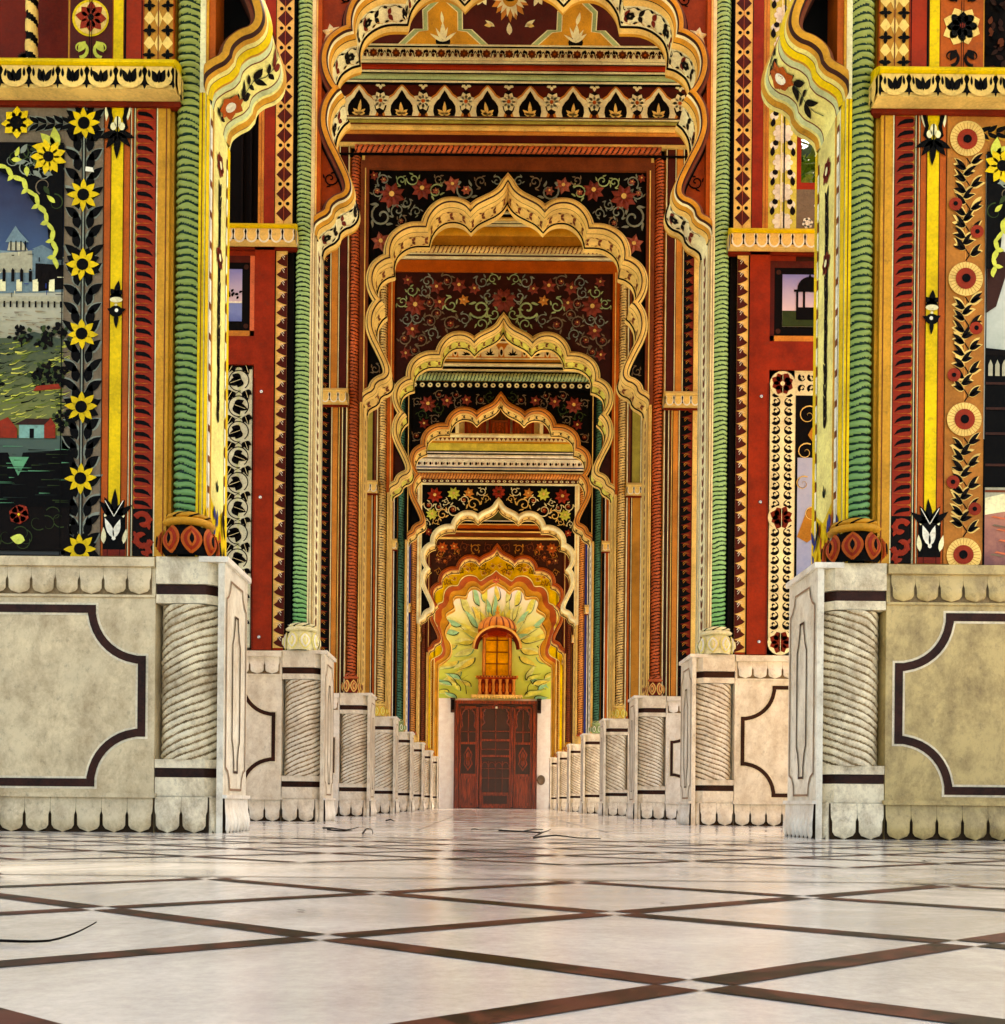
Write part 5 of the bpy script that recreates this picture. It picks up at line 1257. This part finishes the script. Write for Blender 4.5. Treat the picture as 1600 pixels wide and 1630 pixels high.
# last arch: yellow stucco plate with an orange splayed reveal
def last_arch():
    k=7; d=DEP[7]; root=thing('cusped_arch','yellow stucco arch with wide orange rim around the leaf mural and door','arch',(AX,d,3.9),'cusped arches spanning the passage')
    cvt=lambda L:[((795-x)/398.0, (1278-(900+y/7.27))/54.8+0.18) for x,y in L]
    inn=cvt([(795,205),(740,230),(690,260),(660,295),(630,308),(600,275),(555,255),(510,260),(475,300),(460,360),(430,372),(380,360),(330,365),(303,400),(310,450),(325,500),(290,530),(235,560),(222,600),(255,650),(275,682),(240,730),(218,790),(235,850),(275,900),(292,960),(280,1040),(230,1100),(160,1150),(140,1200),(140,1650),(140,2960)])
    ou=cvt([(795,60),(740,110),(680,140),(612,182),(570,140),(510,120),(440,125),(380,170),(350,240),(280,240),(220,270),(185,330),(180,425),(130,450),(85,510),(70,600),(80,650),(112,700),(105,760),(105,810),(118,860),(150,920),(180,980),(160,1040),(90,1080),(50,1110),(50,1200),(50,1650),(50,2960)])
    def res(P,n,i0):
        P=crom(P,4); L=[0.0]
        for a,b in zip(P,P[1:]): L.append(L[-1]+math.hypot(b[0]-a[0],b[1]-a[1]))
        out=[]; i=0
        for q in range(n+1):
            t=L[-1]*q/n
            while i<len(L)-2 and L[i+1]<t: i+=1
            r=(t-L[i])/max(1e-9,L[i+1]-L[i]); out.append((P[i][0]+(P[i+1][0]-P[i][0])*r,P[i][1]+(P[i+1][1]-P[i][1])*r))
        return out
    A=res(inn,240,0); B=res(ou,240,0)
    fA=[(-u,z) for u,z in A[::-1]]+A[1:]; fB=[(-u,z) for u,z in B[::-1]]+B[1:]
    m=MB(); 
    def mixr(t,y): return [(AX+b[0]+(a[0]-b[0])*t,d+y,b[1]+(a[1]-b[1])*t) for a,b in zip(fA,fB)]
    m.grid([mixr(0,-0.02),mixr(0.06,-0.035),mixr(0.12,-0.01),mixr(0.14,0.02),mixr(0.5,0.10),mixr(0.88,0.19),mixr(0.92,0.18),mixr(0.98,0.185),mixr(1.0,0.20),mixr(1.0,TH)],lambda r,c:['gold','creamy','brown','orange','gold','blackbr','goldlt','goldlt','gold'][r],True)
    m.build('orange_reveal',root)
    m=MB()
    for s in (-1,1):
        P=B+[(1.95,0.0),(1.95,7.3),(0.0,7.3)]
        fillpoly(m,P,lambda u,z:(AX+s*u,d,z),'yellow'); fillpoly(m,P,lambda u,z:(AX+s*u,d+TH,z),'gold')
    pl=m.build('stucco_plate',root)
    m=MB(); P=B+[(1.95,4.4),(1.95,7.2),(0.0,7.2)]; P=[p for p in P if p[1]>4.3]
    for s in (-1,1):
        m=MB(); scroll_fill(m,d,0.0,P,[b for b in B if b[1]>4.3],60,['goldlt','brown','brownd'],'orange',(0.07,0.13),0.03,23,(),(s,)); m.build('relief_scrolls',pl)
    m=MB(); Cv(m,lambda a,b,h:(AX+a,d-h,b)).relief_flower(0.0,6.62,0.13,6,'pink',0.004,0.03,0.52,'goldlt'); m.build('relief_flower',pl)
    m=MB(); m.box(X(-1,2.4),X(1,2.4),d+0.02,d+TH,7.3,7.85,'ochre'); m.build('upper_wall',root)
    friezes(7,root,d)
last_arch()

# ------------------------------------------------------------------ ceilings
cm=MB()
yb=[-0.0]+DEP
for k in range(8):
    y0=(DEP[k-1]+TH) if k else None
    if k<2: continue
    cm.box(X(-1,3.4),X(1,3.4),y0-0.06,DEP[k]+0.02,CEIL[k],CEIL[k]+0.12,'gold' if k%2 else 'orangelt')
for k in range(8): cm.box(X(-1,3.4),X(1,3.4),DEP[k]-0.0,DEP[k]+TH+0.0,ztop(k),ztop(k)+0.15,'marble_pale')
cm.box(-5.5,5.8,-2.5,5.52,8.6,8.75,'marble_pale')  # added unseen slab above the camera bay, keeps sky light off the front
o=cm.build('vault_ceiling'); o['kind']='structure'

# ------------------------------------------------------------------ end wall, mural, balcony window, door
ye=31.7; D8=1600/31.7
Zd=lambda y: (1278-y)/D8+0.18
Ud=lambda x: (x-777)/D8            # world x
w=thing('end_wall','white wall closing the passage, green leaf mural above the door','wall',(AX,ye,0))
m=MB(); m.box(-3.4,Ud(719),ye,ye+0.3,0,3.3,'wall_white') if False else None
paint('wall_white',(250,244,234),0.6,var=0.1,grime_shade=0.2)
m.box(-3.6,Ud(724),ye,ye+0.3,0,8.0,'wall_white'); m.box(Ud(852),4.0,ye,ye+0.3,0,8.0,'wall_white'); m.box(Ud(724),Ud(852),ye,ye+0.3,Zd(1119),8.0,'wall_white'); m.build('white_wall',w)
paint('leafb2',(140,200,150)); paint('leafwhite',(208,222,140))
m=MB(); cv=Cv(m,lambda a,b,h:(a,ye-h,b)); cv.rect(-2.2,Zd(1112),2.6,7.6,'art_leafwall',0.004); random.seed(21)
leaves=[(610,340,90,95,'leafp'),(700,560,130,-55,'leafb2'),(560,600,150,100,'lime'),(530,450,110,130,'leafb2'),(800,440,110,110,'leafb2'),(900,470,120,80,'lime'),(1000,500,110,60,'leafp')]
def bleaf(x,z,L,g,c,h,dark,bd):
    cv.leaf(x-0.03*math.cos(g),z-0.03*math.sin(g),L*1.05,g,L*0.145,'leafwhite',h,bend=bd,n=8)
    cv.leaf(x,z,L,g,L*0.125,c,h+0.004,bend=bd,n=8)
    ca,sa=math.cos(g),math.sin(g); sg=1 if bd<0 else -1; P=[]
    for q in range(9):
        t=q/8; xx=L*(0.02+0.98*t); cc=bd*L*math.sin(math.pi*t*0.5)**2; hw=L*0.165*math.sin(math.pi*min(1,t**0.8))*sg
        P.append((x+ca*xx-sa*(cc+hw), z+sa*xx+ca*(cc+hw)))
    cv.stroke(P,0.035,dark,h+0.008,True)
cxm,czm=Ud(789),5.15
n_=0
for ring,(r0,cnt,L0,a0,a1) in enumerate(((1.45,17,0.62,-38,218),(0.85,15,0.66,-30,210),(0.50,9,0.7,20,160))):
    for i in range(cnt):
        a=R(a0+(a1-a0)*(i+0.5)/cnt+random.uniform(-4,4)); x=cxm+math.cos(a)*r0*0.86; z=czm+math.sin(a)*r0*(0.95 if math.sin(a)>0 else 1.25)
        if z<3.55: continue
        g=a+random.uniform(-0.15,0.15)+(0.35 if math.cos(a)<0 else -0.35)*(1 if math.sin(a)<0.5 else 0.3)
        bleaf(x,z,L0*random.uniform(0.9,1.12),g,random.choice(['lime','yelgreen','leafp','leafb2','chart']),0.006+n_*0.0011,random.choice(['greend','grassd','leafb']),0.22 if math.cos(a)>0 else -0.22); n_+=1
for sg in (-1,1):
    for i in range(7): bleaf(cxm+sg*random.uniform(0.75,1.5),random.uniform(3.42,4.1),random.uniform(0.4,0.6),R(90-sg*random.uniform(10,75)),random.choice(['lime','leafp','yelgreen','leafb2']),0.06+i*0.0011,'grassd',-sg*0.25)
    cv.stroke([(cxm+sg*0.95,3.6),(cxm+sg*0.98,3.85),(cxm+sg*1.12,4.05),(cxm+sg*0.9,4.2)],0.03,'grassd',0.08,True)
m.build('leaf_mural',w)
# balcony window in relief
b=thing('balcony_window','carved orange balcony window with ribbed dome and yellow panes over the door','balcony',(Ud(789),ye,Zd(1112)))
cx=Ud(789); m=MB(); rows=[]
zb=Zd(1003); 
for q in range(9):
    t=q/8; rr=0.60*math.cos(t*math.pi/2)**0.75; rows.append([(cx+rr*(1+0.02*math.cos(16*math.pi*j/32*2))*math.cos(math.pi*j/32), ye-0.10-rr*0.55*math.sin(math.pi*j/32), zb+0.42*math.sin(t*math.pi/2)) for j in range(33)])
m.grid(rows,lambda r,c:'orangelt' if c%4 else 'brown',True)
m.box(cx-0.60,cx+0.60,ye-0.12,ye,zb-0.25,zb,'orange')
dm=m.build('dome',b)
m=MB(); lathe(m,cx,ye-0.15,[(0.14,zb+0.36),(0.10,zb+0.44),(0.05,zb+0.48),(0.08,zb+0.54),(0.03,zb+0.58),(0.05,zb+0.63),(0.0,zb+0.78)],'gold',14); m.build('finial',dm)
m=MB(); rows=[]
for q,(ri,yy) in enumerate(((0.70,-0.42),(0.76,-0.46),(0.78,-0.40),(0.64,-0.10))):
    rows.append([(cx+ri*math.cos(R(180-t*6))*1.0, ye+yy, Zd(1035)+ri*0.93*math.sin(R(180-t*6))) for t in range(31)])
m.grid(rows,lambda r,c:['goldlt','gold','orange'][r],True)
m.grid([[(cx+r_*math.cos(R(180-t*6)),ye+yy,Zd(1035)+r_*0.93*math.sin(R(180-t*6))) for t in range(31)] for r_,yy in ((0.70,-0.42),(0.60,-0.10))],'redd',True)
m.build('curved_eave',b)
m=MB(); z0_,z1_=Zd(1076),Zd(1012)
wx=0.46
m.box(cx-wx,cx-wx+0.10,ye-0.22,ye,z0_,z1_,'orange'); m.box(cx+wx-0.10,cx+wx,ye-0.22,ye,z0_,z1_,'orange'); m.box(cx-wx,cx+wx,ye-0.2,ye,z1_-0.02,z1_+0.32,'red')
for sg in (-1,1): rope(m,(cx+sg*0.40,ye-0.24,z0_),(cx+sg*0.40,ye-0.24,z1_-0.1),0.035,0.06,2,'orangelt','brown',cols=10,per=4)
hp=[(u*0.30/1.75,z*0.42/2.71) for u,z in arch_half(4)]
pth=[(-u,z) for u,z in hp]+[(u,z) for u,z in hp[::-1][1:]]
m.grid([[(cx+u*1.1,ye-0.20,z1_-0.12+z) for u,z in pth],[(cx+u*1.25,ye-0.23,z1_-0.12+z*1.12) for u,z in pth],[(cx+u*1.5,ye-0.20,z1_-0.12+z*1.25) for u,z in pth]],'salmon',True)
m.grid([[(cx+u*1.55,ye-0.205,z1_-0.08+z*1.3) for u,z in pth],[(cx+u*1.7,ye-0.225,z1_-0.08+z*1.4) for u,z in pth]],'goldlt',True)
m.build('window_surround',b)
m=MB(); m.box(cx-0.36,cx+0.36,ye-0.10,ye-0.06,z0_,z1_+0.28,'glass_yel') if False else None
paint('glass_yel',(232,176,30),0.2)
for i in range(2):
    for j in range(4): m.box(cx-0.35+i*0.36,cx-0.01+i*0.36,ye-0.10,ye-0.06,z0_+j*0.37+0.01,z0_+j*0.37+0.355,'glass_yel')
m.box(cx-0.02,cx+0.02,ye-0.14,ye-0.06,z0_,z1_+0.3,'brown')
for j in range(1,4): m.box(cx-0.35,cx+0.35,ye-0.12,ye-0.06,z0_+j*0.37-0.012,z0_+j*0.37+0.012,'brown')
m.build('window_panes',b)
m=MB(); z0_,z1_=Zd(1108),Zd(1078)
m.box(cx-0.66,cx+0.66,ye-0.42,ye,z1_-0.05,z1_,'orangelt'); m.box(cx-0.60,cx+0.60,ye-0.38,ye,z1_-0.10,z1_-0.05,'red'); m.box(cx-0.80,cx+0.80,ye-0.42,ye,z0_-0.06,z0_,'goldlt'); m.box(cx-0.58,cx+0.58,ye-0.30,ye,z0_,z1_-0.08,'redd')
for i in range(6):
    u=cx-0.53+i*0.212; lathe(m,u,ye-0.33,[(0.05,z0_),(0.06,z0_+0.06),(0.035,z0_+0.14),(0.05,z0_+0.25),(0.035,z0_+0.36),(0.06,z1_-0.10)],'orangelt',10)
    if i<5: m.box(u+0.075,u+0.135,ye-0.315,ye-0.30,z0_+0.1,z0_+0.36,'orange')
cvb=Cv(m,lambda a,bb,h:(a,ye-0.42-h,bb))
for i in range(16): cvb.poly([(cx-0.78+i*0.0975,z0_-0.06),(cx-0.78+i*0.0975+0.09,z0_-0.06),(cx-0.78+i*0.0975+0.045,z0_-0.14)],'goldlt',0.002)
for i in range(14): m.box(cx-0.62+i*0.09,cx-0.57+i*0.09,ye-0.43,ye-0.42,z1_-0.05,z1_-0.01,'brown')
m.build('balustrade',b)
# wooden door
dd=thing('wooden_door','tall reddish brown wooden door with glazed centre leaf and carved side leaves','door',(Ud(788),ye,0))
yd=ye-0.02; X0,X1=Ud(722),Ud(854); zt=Zd(1120)
m=MB(); m.box(X0,X0+0.14,yd-0.10,yd+0.1,0,zt,'wood'); m.box(X1-0.14,X1,yd-0.10,yd+0.1,0,zt,'wood'); m.box(X0-0.05,X1+0.05,yd-0.14,yd+0.1,zt-0.02,zt+0.08,'wood'); m.box(X0,X1,yd-0.02,yd+0.1,zt-0.1,zt,'wooddark')
for u in (0.18,): pass
m.box(X0+0.02,X0+0.035,yd-0.115,yd-0.10,0,zt,'wooddark'); m.box(X1-0.035,X1-0.02,yd-0.115,yd-0.10,0,zt,'wooddark'); m.build('door_frame',dd)
for x in (X0-0.09,X1-0.0):
    m=MB(); m.box(x-0.02,x+0.11,yd-0.20,yd+0.0,zt-0.30,zt+0.12,'wooddark'); m.box(x+0.0,x+0.09,yd-0.24,yd-0.20,zt-0.22,zt+0.08,'blackbr'); m.box(x-0.03,x+0.12,yd-0.22,yd+0.0,zt+0.10,zt+0.15,'wooddark'); m.build('bracket',dd)
m=MB(); m.box(X0+0.14,X1-0.14,yd+0.05,yd+0.2,0,zt,'wooddark'); m.build('door_backing',dd)
def leaf_door(x0,x1,carved):
    m=MB(); st=0.055; m.box(x0,x0+st,yd-0.05,yd+0.04,0.02,zt-0.12,'wood'); m.box(x1-st,x1,yd-0.05,yd+0.04,0.02,zt-0.12,'wood')
    cvd=Cv(m,lambda a,bb,h:(a,yd-0.04-h,bb)); c=(x0+x1)/2; hw=(x1-x0)/2-st
    rails=[0.02,1.02,2.02,zt-0.16] if carved else [0.02,0.44,1.62,2.12,zt-0.16]
    for z in rails: m.box(x0+st,x1-st,yd-0.045,yd+0.04,z,z+0.07,'wood')
    if carved:
        m.box(x0+st,x1-st,yd-0.01,yd+0.03,0.09,1.02,'wood'); m.box(x0+st+0.05,x1-st-0.05,yd-0.03,yd-0.01,0.18,0.94,'wood')
        m.box(x0+st,x1-st,yd-0.01,yd+0.03,1.09,2.02,'wooddark')
        for q,(w_,mm) in enumerate(((0.15,'wood'),(0.10,'wooddark'),(0.065,'wood'))):
            cvd.poly([(c,1.18+q*0.07),(c-w_,1.40),(c-w_*0.7,1.55),(c-w_,1.70),(c,1.95-q*0.07),(c+w_,1.70),(c+w_*0.7,1.55),(c+w_,1.40)],mm,-0.02+0.006*q)
        cvd.flower(c,1.56,0.07,6,'brown',0.0)
    else:
        m.box(x0+st,x1-st,yd-0.01,yd+0.03,0.09,0.44,'wood'); m.box(x0+st+0.06,x1-st-0.06,yd-0.03,yd-0.01,0.15,0.40,'wooddark')
        rz=0.51
        for q in range(4): # little arched lights
            u=x0+st+(q+0.5)*hw/2
            m.box(u-0.008-hw/4,u+0.008-hw/4,yd-0.035,yd+0.02,0.51,1.5,'wood')
            pp=[(u-hw/4*0.95*math.cos(R(t)),1.30+0.16*math.sin(R(t))) for t in range(0,181,20)]
            cvd.stroke(pp,0.022,'wood',-0.01,False,0.01)
        for z in (0.95,1.25): m.box(x0+st,x1-st,yd-0.03,yd+0.02,z,z+0.02,'wood')
    # upper lights with a cusped head
    base=2.09 if carved else 2.19
    m.box(c-0.014,c+0.014,yd-0.04,yd+0.02,base if carved else 1.62,zt-0.2,'wood')
    for z in ((2.40,) if carved else (1.85,2.42)): m.box(x0+st,x1-st,yd-0.04,yd+0.02,z,z+0.03,'wood')
    pp=[(u*hw/1.75,z) for u,z in [(u,base+0.42+z*0.26) for u,z in arch_half(3)]]; pp=[(c-a,bb) for a,bb in pp]+[(c+a,bb) for a,bb in pp[::-1][1:]]
    cvd.stroke(pp,0.04,'wood',-0.012,False,0.018)
    lf=m.build('door_leaf',dd)
    g=MB(); g.box(x0+st,x1-st,yd+0.021,yd+0.03,2.09 if carved else 0.51,zt-0.16,'doorglass'); g.build('pane',lf)
m_,t_,p_=newmat('doorglass'); p_.inputs['Base Color'].default_value=(0.05,0.012,0.006,1); p_.inputs['Roughness'].default_value=0.25; MATS['doorglass']=m_
wl=X1-X0-0.28
leaf_door(X0+0.16,X0+0.16+wl*0.245,True); leaf_door(X0+0.14+wl*0.29,X0+0.14+wl*0.71,False); leaf_door(X1-0.16-wl*0.245,X1-0.16,True)
m=MB()
for q in (0.262,0.725): rope(m,(X0+0.14+wl*q,yd-0.05,0.05),(X0+0.14+wl*q,yd-0.05,zt-0.12),0.035,0.08,2,'wood','wooddark',cols=10,per=4)
m.build('mullion',dd)
m=MB(); m.box(Ud(789)-0.03,Ud(789)+0.03,yd-0.06,yd-0.045,zt-0.16,zt-0.10,'white'); m.build('door_label',dd)
# round tin cover on the white wall
m=MB(); cx_,cz_=Ud(861),Zd(1241)
m.grid([[(cx_+r_*math.cos(2*math.pi*j/18)*(0.9),ye+yy,cz_+r_*1.1*math.sin(2*math.pi*j/18)) for j in range(18)] for r_,yy in ((0.145,0),(0.14,-0.03),(0.11,-0.035),(0.10,-0.025),(0.0,-0.03))],'greybr',True,True)
m.box(cx_-0.2,cx_-0.13,ye-0.02,ye,cz_-0.04,cz_+0.02,'greybr')
tag(m.build('wall_cover',None,(cx_,ye,cz_)),'small round grey brown cover on the white wall right of the door','cover')

# ------------------------------------------------------------------ twigs and leaf scraps on the floor
def twig(pts,r,label,branches=()):
    o=(pts[0][0],pts[0][1],0); m=MB()
    for P in [pts]+list(branches):
        Q=crom([(p[0],p[1]) for p in P],5); n=len(Q); zz=[p[2] if len(p)>2 else 0.004 for p in P]
        rows=[]
        for i,(x,y) in enumerate(Q):
            a=Q[max(0,i-1)]; b_=Q[min(n-1,i+1)]; dx,dy=b_[0]-a[0],b_[1]-a[1]; l=math.hypot(dx,dy) or 1; rr=r*(1-0.6*i/(n-1))
            t=i/(n-1)*(len(zz)-1); j=min(int(t),len(zz)-2); z=zz[j]+(zz[j+1]-zz[j])*(t-j)+rr
            rows.append([(x-dy/l*rr*math.cos(g),y+dx/l*rr*math.cos(g),z+rr*math.sin(g)) for g in [2*math.pi*q/7 for q in range(7)]])
        m.grid(rows,'blackbr',True,True)
    tag(m.build('twig',None,o),label,'twig','dry twigs on the marble floor')
gp=lambda x,y:( (x-777)*0.18/(y-1278-(x-777)*0.0096), 0.18*1600/(y-1278-(x-777)*0.0096) )
twig([(*gp(-60,1496),0.0),(*gp(20,1503),0.002),(*gp(80,1502),0.002),(*gp(120,1495),0.006),(*gp(155,1483),0.012)],0.0022,'long thin curved twig in the near left corner of the floor')
twig([(*gp(515,1320),.002),(*gp(530,1322),.01),(*gp(552,1323),.004),(*gp(572,1320),.012)],0.006,'short dark twig lying in front of the third left plinth',[[gp(522,1323),gp(545,1325),gp(560,1323)]])
twig([(*gp(578,1329),.002),(*gp(584,1326),.02),(*gp(592,1326.5),.02),(*gp(594,1329),.002)],0.005,'tiny arched twig to the right of a short dark twig')
twig([(*gp(795,1324),.002),(*gp(830,1326),.004),(*gp(862,1329),.01),(*gp(877,1326),.02)],0.006,'forked twig on the orange door reflection, centre of the floor',[[gp(835,1326),gp(850,1322),gp(865,1322)],[gp(862,1329),gp(850,1334)]])
twig([(*gp(850,1336),.002),(*gp(885,1334),.01),(*gp(920,1336),.004),(*gp(957,1337),.004)],0.005,'straight thin twig on the floor, right of the forked twig')
twig([(*gp(615,1308),.002),(*gp(622,1309),.02),(*gp(628,1308.5),.002)],0.008,'very small twig on the pale floor, farthest left of the door')
twig([(*gp(751,1322),.002),(*gp(757,1324),.015),(*gp(770,1323),.004),(*gp(800,1322),.004)],0.004,'slender twig just left of the forked twig in front of the door')
random.seed(5)
def scrap(x,y,s,lab):
    gx,gy=gp(x,y); m=MB(); cvf=Cv(m,lambda a,b,h:(a,b,0.003+h+0.15*abs(a-gx))); a=random.uniform(0,6)
    cvf.leaf(gx,gy,s,a,s*0.3,'brownd',0.001,0.3); cvf.leaf(gx,gy,s*0.8,a+0.3,s*0.2,'blackbr',0.004,-0.3)
    tag(m.build('dry_leaf',None,(gx,gy,0)),lab,'leaf','dry leaf scraps on the marble floor')
for x,y,s,l in ((488,1456,0.018,'dark leaf scrap on the near white marble, left of centre'),(1196,1338,0.05,'small dry leaf between the third and nearest right plinths'),(1467,1373,0.04,'dark crumb in front of the nearest right plinth'),(1103,1331,0.05,'tiny dry leaf near the second right plinth'),(5,1395,0.07,'dark scrap at the far left edge of the floor'),(440,1317,0.05,'dry scrap close to the second left plinth'),(1052,1443,0.012,'fine brown crumb on a dark floor strip, right of centre')): scrap(x,y,s,l)

# ------------------------------------------------------------------ trees outside
paint('leaf1',(96,132,40),0.5,var=0.5); paint('leaf2',(50,84,26),0.5,var=0.5); paint('leaf3',(140,160,60),0.5,var=0.4)
def tree(x,y,h,label,sd,rad=2.6,n=5000):
    random.seed(sd); root=thing('leafy_tree',label,'tree',(x,y,-0.16),'trees outside the gate'); t=MB()
    def limb(p,q,r0,r1):
        p,q=Vector(p),Vector(q); ax=(q-p).normalized(); e1=ax.orthogonal().normalized(); e2=ax.cross(e1)
        t.grid([[tuple(p+(q-p)*k/4+(e1*math.cos(g)+e2*math.sin(g))*(r0+(r1-r0)*k/4)) for g in [2*math.pi*i/9 for i in range(9)]] for k in range(5)],'bark',True,True)
    limb((x,y,-0.16),(x+0.2,y,h*0.45),0.22,0.14); ends=[]
    for i in range(9):
        a=i*2.4; q=(x+0.2+math.cos(a)*rad*0.6,y+math.sin(a)*rad*0.6,h*(0.58+0.05*(i%5))); limb((x+0.2,y,h*(0.35+0.02*i)),q,0.09,0.03); ends.append(q)
    t.build('trunk',root); c=MB()
    cl=[(e[0]+random.gauss(0,.5),e[1]+random.gauss(0,.5),e[2]+random.gauss(0,.6),random.uniform(0.6,1.3)) for e in ends for _ in range(3)]
    for i in range(n):
        q=random.choice(cl); v=Vector((random.gauss(0,1),random.gauss(0,1),random.gauss(0,1))).normalized()*q[3]*random.uniform(0.5,1)
        p=Vector(q[:3])+v; e1=Vector((random.gauss(0,1),random.gauss(0,1),random.gauss(0,.6))).normalized(); e2=e1.cross(Vector((random.gauss(0,1),random.gauss(0,1),random.gauss(0,1)))).normalized(); s=random.uniform(0.10,0.2)
        c.poly([tuple(p-e1*s),tuple(p-e2*s*0.45),tuple(p+e1*s),tuple(p+e2*s*0.45)],random.choice(['leaf1','leaf1','leaf2','leaf3']))
    c.build('crown',root)
tree(6.1,14.6,13.0,'tall green leafy tree seen through the opening on the right',4,2.7,9000)
tree(8.6,20.5,15.5,'darker tree standing behind the tree in the right opening',9,3.4,6000)
